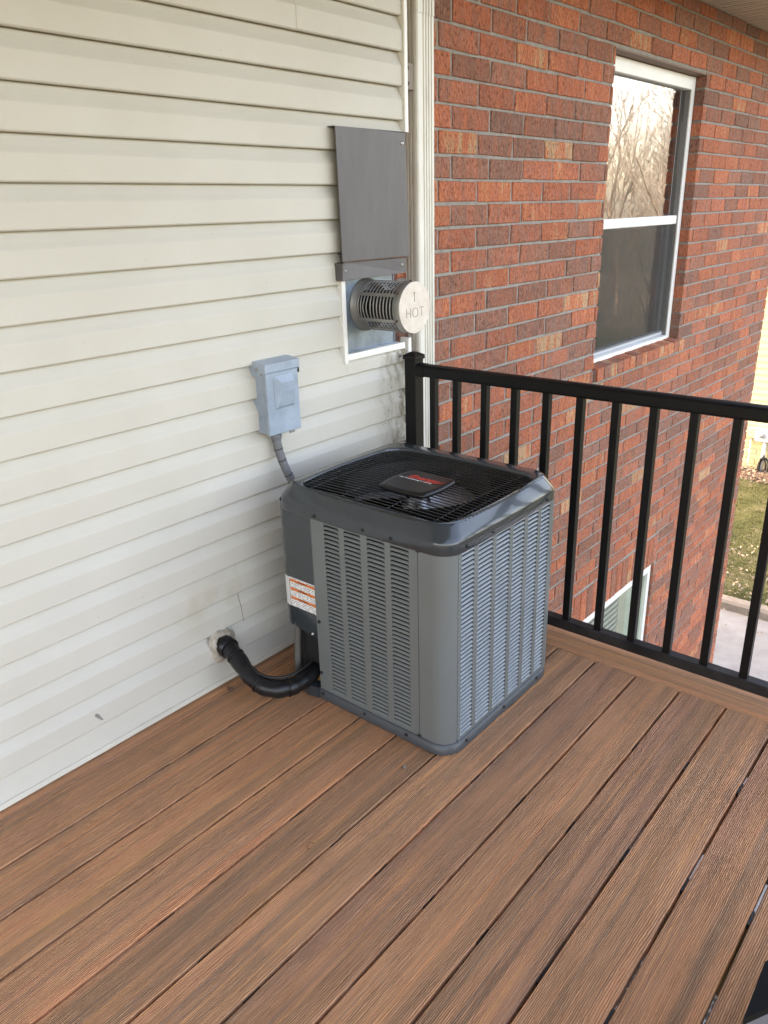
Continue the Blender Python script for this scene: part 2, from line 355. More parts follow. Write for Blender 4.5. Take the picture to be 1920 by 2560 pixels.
def text(name, s, size, m, parent, M, ext=.0004, shear=0., bold=0.):
    cu = bpy.data.curves.new(name, 'FONT'); cu.body = s; cu.size = size; cu.extrude = ext; cu.shear = shear; cu.offset = bold; cu.align_x = 'CENTER'; cu.align_y = 'CENTER'; cu.resolution_u = 3
    t = bpy.data.objects.new(name+'_t', cu); COL.objects.link(t); bpy.context.view_layer.update()
    me = bpy.data.meshes.new_from_object(t.evaluated_get(bpy.context.evaluated_depsgraph_get())); bpy.data.objects.remove(t)
    me.transform(M); me.transform(Matrix.Translation(-origin(parent))); me.materials.clear(); me.materials.append(m)
    o = bpy.data.objects.new(name, me); COL.objects.link(o); o.parent = parent; return o
def screw(parent, p, axis, rr=.005, m=None, name='screw'):
    mb = MB(); mb.lathe(p, axis, [(-.002, rr*1.25), (.001, rr*1.25), (.0012, rr), (.004, rr*.9), (.0045, 0.0001)], 8)
    return mb.build(name, m or PLB, parent)

# ------------------------------------------------------------------ ground
GZ = -3.13
g = MB(); g.add([(-150, -150, GZ-.012), (150, -150, GZ-.012), (150, 150, GZ-.012), (-150, 150, GZ-.012)], [(0, 1, 2, 3)]); tag(g.build('ground', GRS), kind='structure')
g = MB(); g.add([(-8, -4.2, GZ-.006), (2.2, -4.2, GZ-.006), (2.2, .06, GZ-.006), (-8, .06, GZ-.006)], [(0, 1, 2, 3)]); tag(g.build('gravel_bed', GRV), kind='structure')
g = MB(); g.add([(2.2, -14, GZ), (6.72, -14, GZ), (6.72, 9, GZ), (2.2, 9, GZ)], [(0, 1, 2, 3)])
tag(g.build('driveway', CONC), kind='structure')
g = MB(); g.extr([(6.70, GZ-.01), (6.70, GZ+.09), (6.73, GZ+.12), (6.85, GZ+.12), (6.88, GZ-.01)], -14, 9, 60, 'y', .006); tag(g.build('kerb', CURB), kind='structure')
g = MB(); n = 30
gx = np.linspace(6.86, 11.5, n); gy = np.linspace(-6, 6, n)
vv = [(x, y, GZ+.06+.04*math.sin(x*1.3+y)*math.cos(y*1.7)+.02*random.random()) for x in gx for y in gy]
g.add(vv, [(i*n+j, (i+1)*n+j, (i+1)*n+j+1, i*n+j+1) for i in range(n-1) for j in range(n-1)], True); tag(g.build('lawn', GRS), kind='structure')
g = MB(); n = 24
gx = np.linspace(11.42, 12.25, 8); gy = np.linspace(-6, 6, 60)
g.add([(x, y, GZ+.04+.035*random.random()+.05*math.sin(math.pi*(x-11.42)/.83)) for x in gx for y in gy], [(i*60+j, (i+1)*60+j, (i+1)*60+j+1, i*60+j+1) for i in range(7) for j in range(59)], True); tag(g.build('planting_bed', MUL), kind='structure')
def scatter(name, N, xr, yr, z, size, m, label, cat, blade):
    P = np.column_stack([rng.uniform(*xr, N), rng.uniform(*yr, N), np.full(N, z)]); P[:, 2] += .04*np.sin(P[:, 0]*1.3+P[:, 1])*np.cos(P[:, 1]*1.7) if blade else rng.uniform(0, .05, N)
    a = rng.uniform(0, 2*np.pi, N); h = rng.uniform(*size, N)
    if blade:
        dx = np.column_stack([np.cos(a), np.sin(a), np.zeros(N)])*.005; tip = np.column_stack([rng.normal(0, .5, N)*h, rng.normal(0, .5, N)*h, h])
        V = np.stack([P-dx, P+dx, P+tip], 1).reshape(-1, 3); F = np.arange(3*N).reshape(-1, 3)
    else:
        n_ = rng.normal(0, 1, (N, 3)); n_[:, 2] = np.abs(n_[:, 2])+1.2; n_ /= np.linalg.norm(n_, axis=1)[:, None]
        t1 = np.cross(n_, np.column_stack([np.cos(a), np.sin(a), np.zeros(N)])); t1 /= np.linalg.norm(t1, axis=1)[:, None]; t2 = np.cross(n_, t1)
        h_ = h[:, None]; V = np.stack([P-t1*h_, P-t2*h_*.5, P+t1*h_, P+t2*h_*.5+n_*h_*.25], 1).reshape(-1, 3); F = np.arange(4*N).reshape(-1, 4)
    me = bpy.data.meshes.new(name); me.from_pydata(V.tolist(), [], F.tolist()); me.materials.append(m)
    o = bpy.data.objects.new(name, me); COL.objects.link(o); return tag(o, label, cat, kind='stuff')
scatter('grass', 60000, (6.9, 11.5), (-4.5, 3.5), GZ+.06, (.02, .055), GBL, 'patchy green and straw coloured lawn grass beyond the driveway', 'grass', True)
scatter('leaf_litter', 4200, (11.4, 12.2), (-4, 4), GZ+.07, (.015, .05), LEAF, 'brown dry leaves heaped along the foot of the cream house', 'leaves', False)
scatter('fallen_leaves', 1500, (6.95, 8.6), (-3, 3), GZ+.09, (.012, .032), LEAF, 'pale fallen leaves scattered on the lawn by the kerb', 'leaves', False)
scatter('leaf_debris', 150, (6.3, 6.72), (-3, 3), GZ+.0, (.01, .025), LEAF, 'leaf crumbs lying on the driveway against the kerb', 'leaves', False)

# ------------------------------------------------------------------ deck
deck = thing('deck', None, None, (0, 0, 0)); tag(deck, kind='structure')
P_, G0 = .1447, .0761
def board(y0, y1, x0, x1, name='board'):
    c = .0020; pr = [(y0, -.024), (y0, -c), (y0+c, 0), (y1-c, 0), (y1, -c), (y1, -.024)]
    return MB().extr(pr, x0, x1).build(name, DCK, deck)
board(-G0+.0012, .0, -4.6, -.0035)
for k in range(22):
    y1 = -G0-P_*k; y0 = y1-P_
    gp = .0011 if k == 0 else .0036 + (.0006 if k > 8 else 0)
    board(y0+.0036, y1-gp, -4.6, -.0035+random.uniform(-.001, .001))
MB().extr([(0, -.024), (0, -.002), (.002, 0), (.137, 0), (.14, -.003), (.14, -.024)], -3.4, -.004, 1, 'y').build('border_board', BRD, deck)
MB().extr([(.118, -.025), (.135, -.025), (.135, -.26), (.118, -.26)], -3.4, -.004, 1, 'y').build('fascia_board', BRD, deck)
for x in np.arange(-4.4, .1, .406):
    MB().box(x-.019, x+.019, -3.4, -.02, -.26, -.0255).build('joist', BRD2, deck)
for k in range(1, 21):
    for x in np.arange(-4.4, .1, .406):
        y = -G0-P_*k
        MB().box(x-.022, x+.022, y-.0024, y+.0024, -.02, -.0055).build('hidden_clip', PLB, deck)
dz = scatter('deck_debris', 46, (-2.2, -.05), (-1.7, -.12), .002, (.0015, .004), LEAF, 'tiny pale crumbs and leaf bits strewn over the deck boards', 'debris', False)
for v in dz.data.vertices: v.co.z = min(v.co.z, .006)

# ------------------------------------------------------------------ siding wall
sw = thing('siding_wall', 'cream vinyl lap siding wall behind the air conditioner', 'wall', (0, 0, 0))
MB().box(-4.6, -.205, .003, .12, -3.14, 2.53).box(-.2045, .12, .003, .12, -3.14, .998).box(-.2045, .12, .003, .12, 1.3, 2.53).build('wall_backing', SID, sw)
SP, SZ = .1041, 1.8608
def lapprof(z, h=SP):
    k = h/SP
    return [(-.0205, z-.0004), (-.0240, z+.0012), (-.0262, z+.0040), (-.0258, z+.060*k), (-.0247, z+.0635*k), (-.0165, z+.078*k), (-.0095, z+.092*k), (-.0055, z+.1038*k), (.0, z+.1038*k), (.0, z+.008), (-.0150, z+.005), (-.0150, z)]
for i in range(-7, 18):
    z = SZ-i*SP; segs = [(-4.6, .1335)]
    if i == -1: segs = [(-4.6, -.353), (-.357, .1335)]
    if i == 15: segs = [(-4.6, -.770), (-.774, .1335)]
    if i == 16: segs = [(-4.6, -.772), (-.776, .1335)]
    if 1.0-.002 < z+.09 and z < 1.32: segs = [(a, min(b_, -.205)) for a, b_ in segs]
    if z < 1.0 < z+SP:
        segs = [(-4.6, -.205)]; MB().extr(lapprof(z, .992-z), -.2045, .1335, 6, jit=.0004).build('siding_panel', SID, sw)
    for j, (a, b_) in enumerate(segs):
        pr = lapprof(z)
        if j == 1: pr = [(p-.0012, q) for p, q in pr]
        MB().extr(pr, a, b_, max(2, int((b_-a)*6)), jit=.0006).build('siding_panel', SID, sw)
MB().extr([(-.002, .003), (-.0295, .004), (-.031, .006), (-.031, .021), (-.025, .0225), (-.025, .0245), (-.002, .0245)], -4.6, .10, 20, jit=.0005).build('bottom_trim', mat('cream_trim', (.62, .60, .53), .5, var=(.56, .535, .47), vscale=7), sw)
zb = SZ-17*SP-.004
MB().extr([(-.001, .0247), (-.0245, .0247), (-.018, .050), (-.010, zb+.006), (-.006, zb+.014), (-.001, zb+.014)], -4.6, .10, 12, jit=.0004).build('siding_panel', SID, sw)
# corner channel strips
for z0, z1 in ((1.72, 2.53), (.0, 1.012)):
    MB().extr([(.1342, .004), (.1342, -.034), (.1365, -.036), (.151, -.036), (.153, -.034), (.153, .004)], z0, z1, 6, 'z', .0004).build('corner_channel', WVN, sw)
# chipped hole with grey felt
c = MB(); pts = [(-1.338, .133), (-1.334, .138), (-1.328, .136), (-1.322, .128), (-1.317, .116), (-1.313, .106), (-1.318, .108), (-1.326, .116), (-1.333, .125)]
c.add([(x, -.0271, z) for x, z in pts], [tuple(range(len(pts)))]); c.build('chip', mat('chip_grey', (.30, .29, .27), .9, var=(.2, .19, .17), vscale=60), sw)
# tear line beside the pipe
c = MB(); cr = [(-.786, .300), (-.782, .270), (-.777, .245), (-.775, .212), (-.772, .19)]
for a_, b_ in zip(cr[:-1], cr[1:]): c.add([(a_[0]-.0009, -.0274, a_[1]), (a_[0]+.0009, -.0274, a_[1]), (b_[0]+.0009, -.0274, b_[1]), (b_[0]-.0009, -.0274, b_[1])], [(0, 1, 2, 3)])
c.build('crack', mat('crack_brown', (.16, .12, .08), .9), sw)

# ------------------------------------------------------------------ brick house (local frame u along wall, v inwards, z up)
BX, BY, TH = .7056, .0498, -.015
bh = thing('brick_house', 'red and brown rough brick house wall with a white double hung window', 'building', (BX, BY, 0), TH)
ulo, uhi, zlo, zhi = -.56, 4.39, -3.14, 2.535
W1 = (1.205, 2.452, .600, 2.182); W2 = (1.205, 2.475, -2.55, -1.085)
SO = .235                                                            # soldier course height
C_, ZK, BW = .0894, 2.1113, .2685
cam_l = bh_inv = None
def vis_key(u, z):
    X = Vector((BX+u*math.cos(TH), BY+u*math.sin(TH), z)); D_ = X-cam.matrix_world.translation
    t = (.02-cam.matrix_world.translation.x)/D_.x
    if cam.matrix_world.translation.z+D_.z*t < -.02: return 1e3+D_.length
    return D_.length
bricks = []
def clip(a, b, holes):
    segs = [(a, b)]
    for h0, h1 in holes:
        n_ = []
        for s0, s1 in segs:
            if h1 <= s0 or h0 >= s1: n_.append((s0, s1)); continue
            if h0-s0 > .018: n_.append((s0, h0))
            if s1-h1 > .018: n_.append((h1, s1))
        segs = n_
    return segs
for row in range(-5, 59):
    zt = ZK-row*C_; z1 = zt-.0058; z0 = zt-C_+.0058; zm = (z0+z1)/2
    if z0 > zhi or z1 < zlo+.01: continue
    z1 = min(z1, zhi); z0 = max(z0, zlo)
    off = .099 if row % 2 else .014
    holes = []
    if W1[2]-.001 < zm < W1[3]+.0: holes.append((W1[0], W1[1]))
    if W1[2]-.085 < zm <= W1[2]: holes.append((W1[0]+.006, W1[1]+.06))
    if W2[2] < zm < W2[3]: holes.append((W2[0], W2[1]))
    if W2[3] <= zm < W2[3]+SO: holes.append((W2[0]-.03, W2[1]+.03))
    k0 = int((ulo-off)/BW)-2
    for k in range(k0, k0+24):
        a = off+k*BW+.0062; b = off+(k+1)*BW-.0062; a = max(a, ulo); b = min(b, uhi)
        if b-a < .02: continue
        for s0, s1 in clip(a, b, holes):
            if s1-s0 > .018: bricks.append((vis_key((s0+s1)/2, zm), s0, s1, z0, z1, 0.))
def brick_geo(mb, u0, u1, z0, z1, v0=0., dep=.095, j=.0028, tilt=0.):
    c = .0035; q = lambda: random.uniform(-j, j); pv = random.uniform(-.0018, .0012)
    o_ = [(u0+q(), z0+q()), (u1+q(), z0+q()), (u1+q(), z1+q()), (u0+q(), z1+q())]; sg = [(1, 1), (-1, 1), (-1, -1), (1, -1)]
    V = [(a+s_[0]*c, v0+pv+q()*.5, b+s_[1]*c) for (a, b), s_ in zip(o_, sg)] + [(a, v0+pv+c, b) for a, b in o_] + [(a, v0+dep, b) for a, b in o_]
    mid = ((u0+u1)/2, v0+pv-random.uniform(0, .0015), (z0+z1)/2)
    V.append(mid)
    mb.add(V, [(0, 1, 12), (1, 2, 12), (2, 3, 12), (3, 0, 12), (0, 4, 5, 1), (1, 5, 6, 2), (2, 6, 7, 3), (3, 7, 4, 0), (4, 8, 9, 5), (5, 9, 10, 6), (6, 10, 11, 7), (7, 11, 8, 4)])
def tintv():
    r_ = random.random()
    h = random.gauss(.27, .08) if r_ < .36 else random.gauss(.45, .08) if r_ < .56 else random.gauss(.68, .09) if r_ < .975 else random.gauss(.9, .06)
    return (min(max(h, 0.02), 1), random.random(), random.random())
bricks.sort(); rest = MB(); rt = []
NI = 262
for i, (k_, s0, s1, z0, z1, _) in enumerate(bricks):
    tv = tintv()
    if abs((s0+s1)/2-(-.17+.26*0)) < 0: pass
    if i < NI:
        mb = MB(); brick_geo(mb, s0, s1, z0, z1); mb.build('brick', BRK, bh, local=True, tint=[tv]*12)
    else:
        brick_geo(rest, s0, s1, z0, z1); rt += [tv]*12
# rowlock sill bricks (tilted) and soldier bricks over the lower window
n_s = 15; sw_ = (W1[1]+.055-(W1[0]+.01))/n_s
for i in range(n_s):
    mb = MB(); a = W1[0]+.01+i*sw_; tv = (min(1, random.gauss(.72, .16)), random.uniform(.4, 1), random.random())
    brick_geo(mb, a+.004, a+sw_-.004, W1[2]-.078, W1[2]-.004, -.024, .12)
    mb.v = [(x, y, z+(y+.024)*.14) for x, y, z in mb.v]; mb.build('brick', BRK, bh, local=True, tint=[tv]*12)
n_s = 15; sw_ = (W2[1]-W2[0]+.06)/n_s
for i in range(n_s):
    mb = MB(); a = W2[0]-.03+i*sw_; brick_geo(mb, a+.004, a+sw_-.004, W2[3]+.002, W2[3]+SO-.006); mb.build('brick', BRK, bh, local=True, tint=[tintv()]*12)
o = rest.build('brick_courses', BRK, bh, local=True, tint=rt); o['kind'] = 'stuff'
# mortar backing round the two openings
mo = MB(); e = .006; v0, v1 = .0055, .20
us = [ulo+.002, W1[0]-e, W2[1]+e, uhi-.006]
mo.box(us[0], us[1], v0, v1, zlo, zhi-.001); mo.box(us[2], us[3], v0, v1, zlo, zhi-.001)
mo.box(us[1], us[2], v0, v1, W1[3]+e, zhi-.001); mo.box(us[1], us[2], v0, v1, W2[3]+e, W1[2]-.085); mo.box(us[1], us[2], v0, v1, zlo, W2[2]-e)
mo.box(W1[1]+e, us[2]-.0005, v0+.0002, v1-.001, W1[2]-.084, W1[3]+e-.0005)
mo.build('mortar', MOR, bh, local=True)
MB().box(W1[0]+.012, W1[1]+.05, -.006, .11, W1[2]-.082, W1[2]-.012).build('mortar_bed', MOR, bh, local=True)
MB().box(W1[0]-.02, W1[1]+.03, -.004, .10, W1[3]-.002, W1[3]+.006).build('lintel', LINT, bh, local=True)
MB().box(ulo+.05, uhi-.02, .21, 6.8, zlo, 2.53).build('house_core', DARK, bh, local=True) if False else None
# core walls so that the house stops the sun
MB().box(uhi-.22, uhi-.01, .2, 6.8, zlo, 2.53).box(-5.2, uhi-.01, 6.6, 6.8, zlo, 2.53).box(-5.2, -5.0, .2, 6.6, zlo, 2.53).build('outer_wall', MOR, bh, local=True)
MB().box(-5.0, uhi-.23, 1.1, 6.5, -.1, 0.0).build('floor_slab', DARK, bh, local=True)
def window(W, vf, lower):
    u0, u1, z0, z1 = W
    fr = MB(); jw = .045; hd = .072
    fr.box(u0+.004, u0+.004+jw, vf, vf+.08, z0+.004, z1-.004, .003); fr.box(u1-.004-jw, u1-.004, vf, vf+.08, z0+.004, z1-.004, .003)
    fr.box(u0+.0502, u1-.0502, vf+.001, vf+.08, z1-hd-.004, z1-.005, .003); fr.box(u0+.0502, u1-.0502, vf-.006, vf+.08, z0+.003, z0+.028, .003)
    wn = fr.build('window', WVN, bh, local=True)
    gu0, gu1 = u0+.055, u1-.055
    if not lower:
        MB().box(gu0, gu1, vf+.012, vf+.05, 1.338, 1.390, .004).build('meeting_rail', WVN, wn, local=True)
        # dark inner tracks at the right, seen past the glass
        MB().box(gu1-.004, gu1+.004, vf+.008, vf+.05, z0+.03, z1-hd-.006).box(gu1-.055, gu1-.012, vf+.046, vf+.07, z0+.03, z1-hd-.006).build('side_track', mat('track_grey', (.16, .15, .14), .5), wn, local=True)
        MB().box(gu0, gu1-.008, vf+.03, vf+.05, z0+.03, z0+.06, .004).build('bottom_rail', mat('sash_grey', (.42, .44, .47), .5), wn, local=True)
        MB().box(gu0, gu1-.006, vf+.035, vf+.040, 1.39, z1-hd-.006).build('upper_pane', GL1, wn, local=True)
        MB().box(gu0, gu1-.006, vf+.052, vf+.057, z0+.05, 1.34).build('lower_pane', GL1, wn, local=True)
        MB().box(gu0+.006, gu1-.014, vf+.018, vf+.0184, z0+.055, 1.338).build('insect_screen', SCR, wn, local=True)
        cp = [(gu0+(gu1-gu0)*i/60, vf+.26+.012*math.sin(i*.9)) for i in range(61)]
        c_ = MB(); c_.add([(a, b, z) for z in (z0, z1) for a, b in cp], [(i, i+1, 62+i, 61+i) for i in range(60)], True); c_.build('curtain', CURT, wn, local=True)
        b_ = MB(); b_.box(gu0-.05, gu1+.05, vf+.5, vf+.52, z0-.1, z1+.1).build('room_back', DARK, wn, local=True)
    else:
        MB().box(gu0, gu1, vf+.02, vf+.025, z0+.03, z1-hd-.006).build('pane', GL2, wn, local=True)
        sl_ = MB().box(gu0, 2.050, -.0006, .0006, -.024, .024, ).build('blind_slat', BLIND, wn, local=True, mesh_only=True)
        for k in range(30): inst('blind_slat', sl_, wn, (0, vf+.06, z1-hd-.03-k*.0465), (R(18), 0, 0))
        MB().box(2.055, 2.19, vf+.055, vf+.075, z0+.03, z1-hd).build('curtain', BLIND2, wn, local=True)
        MB().box(2.195, gu1, vf+.07, vf+.09, z0+.03, z1-hd).build('shade', BLIND, wn, local=True)
    return wn
window(W1, .062, False); window(W2, .022, True)
# eave: soffit, fascia and roof over deck and wall
so = MB(); pit = .1
y_out = -.80; y_por = -2.35
for k in range(int((uhi+6.6)/pit)+6):
    a = -6.0+k*pit
    pr = [(a, 2.5375), (a+.006, 2.5375), (a+.008, 2.5500), (a+.022, 2.5500), (a+.024, 2.5375), (a+.05, 2.5375), (a+.052, 2.5480), (a+.062, 2.5480), (a+.064, 2.5375), (a+pit-.0005, 2.5375), (a+pit-.0005, 2.56), (a, 2.56)]
    if a < 5.0: MB().extr(pr, y_por if a < -.55 else y_out, .04, 1, 'y').build('soffit_panel', TAN, bh, local=True)
MB().box(-6.02, -.46, y_por-.03, y_por-.002, 2.52, 2.70).box(-.4590, -.43, y_por-.03, y_out-.031, 2.52, 2.70).build('porch_fascia', WVN, bh, local=True)
MB().box(-6.05, -.44, y_por-.06, y_out-.02, 2.702, 2.78).build('porch_roof', ROOF, bh, local=True)
MB().box(-6.02, 5.06, y_out-.03, y_out-.002, 2.52, 2.70).build('fascia', WVN, bh, local=True)
rf = MB(); x0, x1 = -6.05, 5.08
rf.add([(x0, y_out-.08, 2.68), (x1, y_out-.08, 2.68), (x1, 3.3, 4.5), (x0, 3.3, 4.5), (x0, 7.4, 2.68), (x1, 7.4, 2.68), (x0, y_out-.08, 2.565), (x1, y_out-.08, 2.565), (x1, 7.4, 2.565), (x0, 7.4, 2.565)],
       [(0, 1, 2, 3), (3, 2, 5, 4), (6, 9, 8, 7), (0, 6, 7, 1), (4, 5, 8, 9), (0, 3, 4, 9, 6), (1, 7, 8, 5, 2)])
rf.build('roof', ROOF, bh, local=True)

# ------------------------------------------------------------------ downspout
ds = thing('downspout', 'tall cream ribbed downspout in the corner between siding and brick', 'downspout', (.295, .0, -3))
x0, x1, y0, y1 = .243, .349, -.005, .068
def ribs(a, b, n_, dep):
    out = []; w_ = (b-a)/(n_*2+1)
    for i in range(n_): s_ = a+w_*(2*i+1); out += [(s_, 0), (s_+w_*.3, dep), (s_+w_*.7, dep), (s_+w_, 0)]
    return out
front = [(x0+.008, y0)]+[(x, y0+d_) for x, d_ in ribs(x0+.026, x1-.010, 4, .005)]+[(x1-.006, y0)]
right = [(x1, y0+.006)]+[(x1, y1-.006)]; back_ = [(x1-.006, y1), (x0+.006, y1)]
left = [(x0, y1-.006)]+[(x0+d_, y) for y, d_ in [(y1-(t-y0), q) for t, q in ribs(y0+.003, y1-.014, 3, .006)]]+[(x0, y0+.012), (x0+.003, y0+.004)]
pr = front+right+back_+left
MB().extr(pr, -3.08, 2.098, 1, 'z').build('pipe', DSP, ds)
MB().extr([(x0-.002+(x-x0)*1.03, y0-.002+(y-y0)*1.05) for x, y in pr], 2.0985, 2.534, 1, 'z').build('upper_sleeve', DSP, ds)
st = MB(); st.box(.178, .2415, .008, .012, 1.862, 1.942); st.build('strap', mat('strap_brown', (.22, .18, .14), .6), ds)
for z in (1.928, 1.88): screw(ds, (.205, .007, z), (0, -1, 0), .006, RUSTE)
MB().box(.153, .243, .069, .075, .0, 2.53).build('side_flashing', DSP, ds)

# ------------------------------------------------------------------ vent: heat shield, tab, terminal
vb = thing('heat_shield', 'charcoal grey painted sheet metal plate above the round vent', 'metal plate', (-.055, -.04, 1.31))
MB().add([(-.240, -.052, 1.718), (.122, -.044, 1.715), (.128, -.050, 1.309), (-.2375, -.057, 1.311), (-.240, -.049, 1.718), (.122, -.041, 1.715), (.128, -.047, 1.309), (-.2375, -.054, 1.311)],
         [(0, 1, 2, 3), (4, 7, 6, 5), (0, 4, 5, 1), (1, 5, 6, 2), (2, 6, 7, 3), (3, 7, 4, 0)]).build('plate', GRYP, vb)
MB().box(-.246, .122, -.048, -.012, 1.7165, 1.7185).build('top_flange', GRYP, vb)
MB().add([(-.237, -.0585, 1.3135), (.1275, -.0515, 1.3115), (.1275, -.0515, 1.3085), (-.237, -.0585, 1.3095)], [(0, 1, 2, 3)]).build('rust_line', RUSTE, vb)
screw(vb, (.103, -.046, 1.682), (0, -1, 0), .006, ALU)
for x, z in ((-.205, 1.70), (.09, 1.33), (-.2, 1.33)):
    MB().lathe((x, -.05, z), (0, 1, 0), [(0, .004), (.05, .004)], 8).build('standoff', STEEL, vb)
tb = thing('vent_flashing', 'narrow charcoal metal strip fixed with two screws over the vent box', 'metal strip', (-.065, -.04, 1.255))
MB().add([(-.243, -.060, 1.306), (-.22, -.050, 1.309), (.108, -.050, 1.305), (.108, -.050, 1.254), (-.236, -.050, 1.250), (-.243, -.058, 1.252), (-.243, -.012, 1.306), (-.22, -.012, 1.309), (.108, -.012, 1.305), (.108, -.012, 1.254), (-.236, -.012, 1.250), (-.243, -.012, 1.252)],
         [(0, 1, 2, 3, 4, 5), (11, 10, 9, 8, 7, 6), (0, 6, 7, 1), (1, 7, 8, 2), (2, 8, 9, 3), (3, 9, 10, 4), (4, 10, 11, 5), (5, 11, 6, 0)]).build('strip', GRYP, tb)
for x, z in ((-.222, 1.282), (.083, 1.283)): screw(tb, (x, -.0505, z), (0, -1, 0), .0055, STEEL)
vt = thing('flue_vent', 'round metal gas vent stamped HOT with a slotted cage', 'vent', (-.04, .02, 1.155))
bx = MB(); gx0, gx1, gz0, gz1, yb = -.203, .119, 1.0, 1.27, .0
bx.box(gx0, gx1-.03, yb, yb+.003, gz0, gz1).box(gx0, gx0+.003, -.012, yb-.0005, gz0, gz1).box(gx0+.0035, gx1-.031, -.012, yb-.0005, gz0, gz0+.003)
bx.box(gx1-.0295, gx1-.026, -.004, yb-.001, gz0+.002, gz1).build('galvanised_box', GALV, vt)
MB().box(gx1-.0255, gx1+.01, yb+.01, yb+.013, gz0, gz1).build('exposed_backing', mat('exposed_brick', (.16, .05, .025), .9, var=(.03, .02, .02), vscale=40), vt)
for (a, b, c_, d_) in (((gx0-.018, gx0-.001, .988, 1.27)), ):
    MB().extr([(a, -.010), (a, -.031), (a+.002, -.033), (b, -.033), (b, -.010)], c_-.02, d_, 4, 'z', .0008).build('side_channel', WVN, vt)
MB().extr([(-.012, .978), (-.030, .976), (-.032, .979), (-.030, .999), (-.012, .999)], gx0, .118, 8, 'x', .0006).build('bottom_channel', WVN, vt)
cx, cz, rr = -.062, 1.155, .0835
A = (cx, 0, cz); ax = (0, -1, 0)
MB().lathe(A, ax, [(.001, .0915), (.006, .0915), (.008, .086), (.016, .086), (.018, .0835), (.024, .0835), (.026, .081), (.029, .083), (.034, .083), (.034, .079), (.0, .079)], 40).build('collar', STEEL, vt)
for i in range(10):
    y = .043+i*.0146; wv_ = .004 if i in (1, 2) else 0
    prof = [(y, rr-.0005), (y, rr+.0008), (y+.0048, rr+.0008), (y+.0048, rr-.0005), (y, rr-.0005)]
    mb = MB().lathe(A, ax, prof, 48)
    if wv_: mb.v = [(x, yy+wv_*math.exp(-((z-cz-.0)/.02)**2)*(1 if x < cx else 0), z) for x, yy, z in mb.v]
    mb.build('cage_ring', STEEL, vt)
for k in range(6):
    a = R(30+60*k+90+28); p0 = Vector((cx+math.cos(a)*(rr+.0012), 0, cz+math.sin(a)*(rr+.0012))); tn = Vector((-math.sin(a), 0, math.cos(a)))*.0058
    nr = Vector((math.cos(a), 0, math.sin(a)))*.001
    P = [p0-tn, p0+tn]; V = []
    for yy in (-.032, -.195):
        for q in (P[0], P[1], P[1]+nr, P[0]+nr): V.append((q.x, yy, q.z))
    MB().add(V, [(0, 1, 2, 3), (4, 7, 6, 5), (0, 4, 5, 1), (1, 5, 6, 2), (2, 6, 7, 3), (3, 7, 4, 0)]).build('cage_strap', STEEL, vt)
ms = MB()
for k in range(18):
    for sg in (1, -1):
        pts = [(cx+math.cos(R(20*k+sg*t*9))*(rr-.006), -.05-t*.0145, cz+math.sin(R(20*k+sg*t*9))*(rr-.006)) for t in range(11)]
        ms.tube(pts, .0009, 3, False)
o = ms.build('diamond_mesh', WIRE, vt); o['kind'] = 'stuff'
MB().lathe(A, ax, [(.002, .05), (.10, .05), (.10, .055), (.105, .055), (.105, .0001)], 28).build('inner_flue', mat('soot', (.012, .011, .010), .8), vt)
MB().lathe(A, ax, [(.19, .084), (.19, .0865), (.217, .0875), (.2200, .0868), (.2205, .0855)], 48).build('cap_rim', STEEL, vt)
MB().disc((cx, -.2204, cz), ax, .0862, 48).build('cap_face', CAPM, vt)
for a in (35, 90, 145, 205, 270, 325):
    q = R(a); screw(vt, (cx+math.cos(q)*.087, -.204, cz+math.sin(q)*.087), (math.cos(q), 0, math.sin(q)), .0042, RUSTE)
Mf = lambda x, y, z: Matrix.Translation((x, y, z)) @ Matrix.Rotation(R(90), 4, 'X')
ST = mat('stamped_line', (.20, .16, .13), .8)
def strokes(name, segs, parent):
    mb = MB()
    for a_, b_ in segs: mb.tube([(a_[0], -.2207, a_[1]), (b_[0], -.2207, b_[1])], .0009, 4)
    return mb.build(name, ST, parent)
tx, tz = cx+.006, cz-.016
strokes('stamped_letter', [((tx-.052, tz-.015), (tx-.052, tz+.015)), ((tx-.03, tz-.015), (tx-.03, tz+.015)), ((tx-.052, tz), (tx-.03, tz))], vt)
strokes('stamped_letter', [((tx-.004+.0155*math.cos(R(t)), tz+.0155*math.sin(R(t))), (tx-.004+.0155*math.cos(R(t+24)), tz+.0155*math.sin(R(t+24)))) for t in range(0, 360, 24)], vt)
strokes('stamped_letter', [((tx+.018, tz+.015), (tx+.046, tz+.015)), ((tx+.032, tz-.015), (tx+.032, tz+.015))], vt)
strokes('stamped_arrow', [((cx-.002, cz+.02), (cx-.002, cz+.052)), ((cx-.002, cz+.052), (cx-.006, cz+.047)), ((cx-.002, cz+.052), (cx+.002, cz+.047))], vt)

# ------------------------------------------------------------------ disconnect box and conduit
db = thing('disconnect_box', 'small grey blue electrical disconnect box on the siding', 'electrical box', (-.564, -.012, .81))
x0, x1, z0, z1, yf = -.632, -.494, .808, 1.035, -.078
MB().box(x0+.003, x1-.002, yf+.016, -.008, z0+.004, z1-.006, .0015).build('body', DBOX, db)
MB().box(x0, x1, yf, yf+.0155, z0, z1-.028, .0025).build('door', DBOX, db)
lid = MB(); lid.add([(x0-.004, -.008, z1+.010), (x1+.004, -.008, z1+.010), (x1+.004, yf-.004, z1+.0), (x0-.004, yf-.004, z1+.0), (x0-.004, yf-.004, z1-.026), (x1+.004, yf-.004, z1-.026), (x0-.004, -.008, z1-.036), (x1+.004, -.008, z1-.036), (x0-.004, yf+.010, z1-.040), (x1+.004, yf+.010, z1-.040)],
        [(0, 3, 2, 1), (3, 4, 5, 2), (0, 6, 8, 4, 3), (1, 2, 5, 9, 7)])
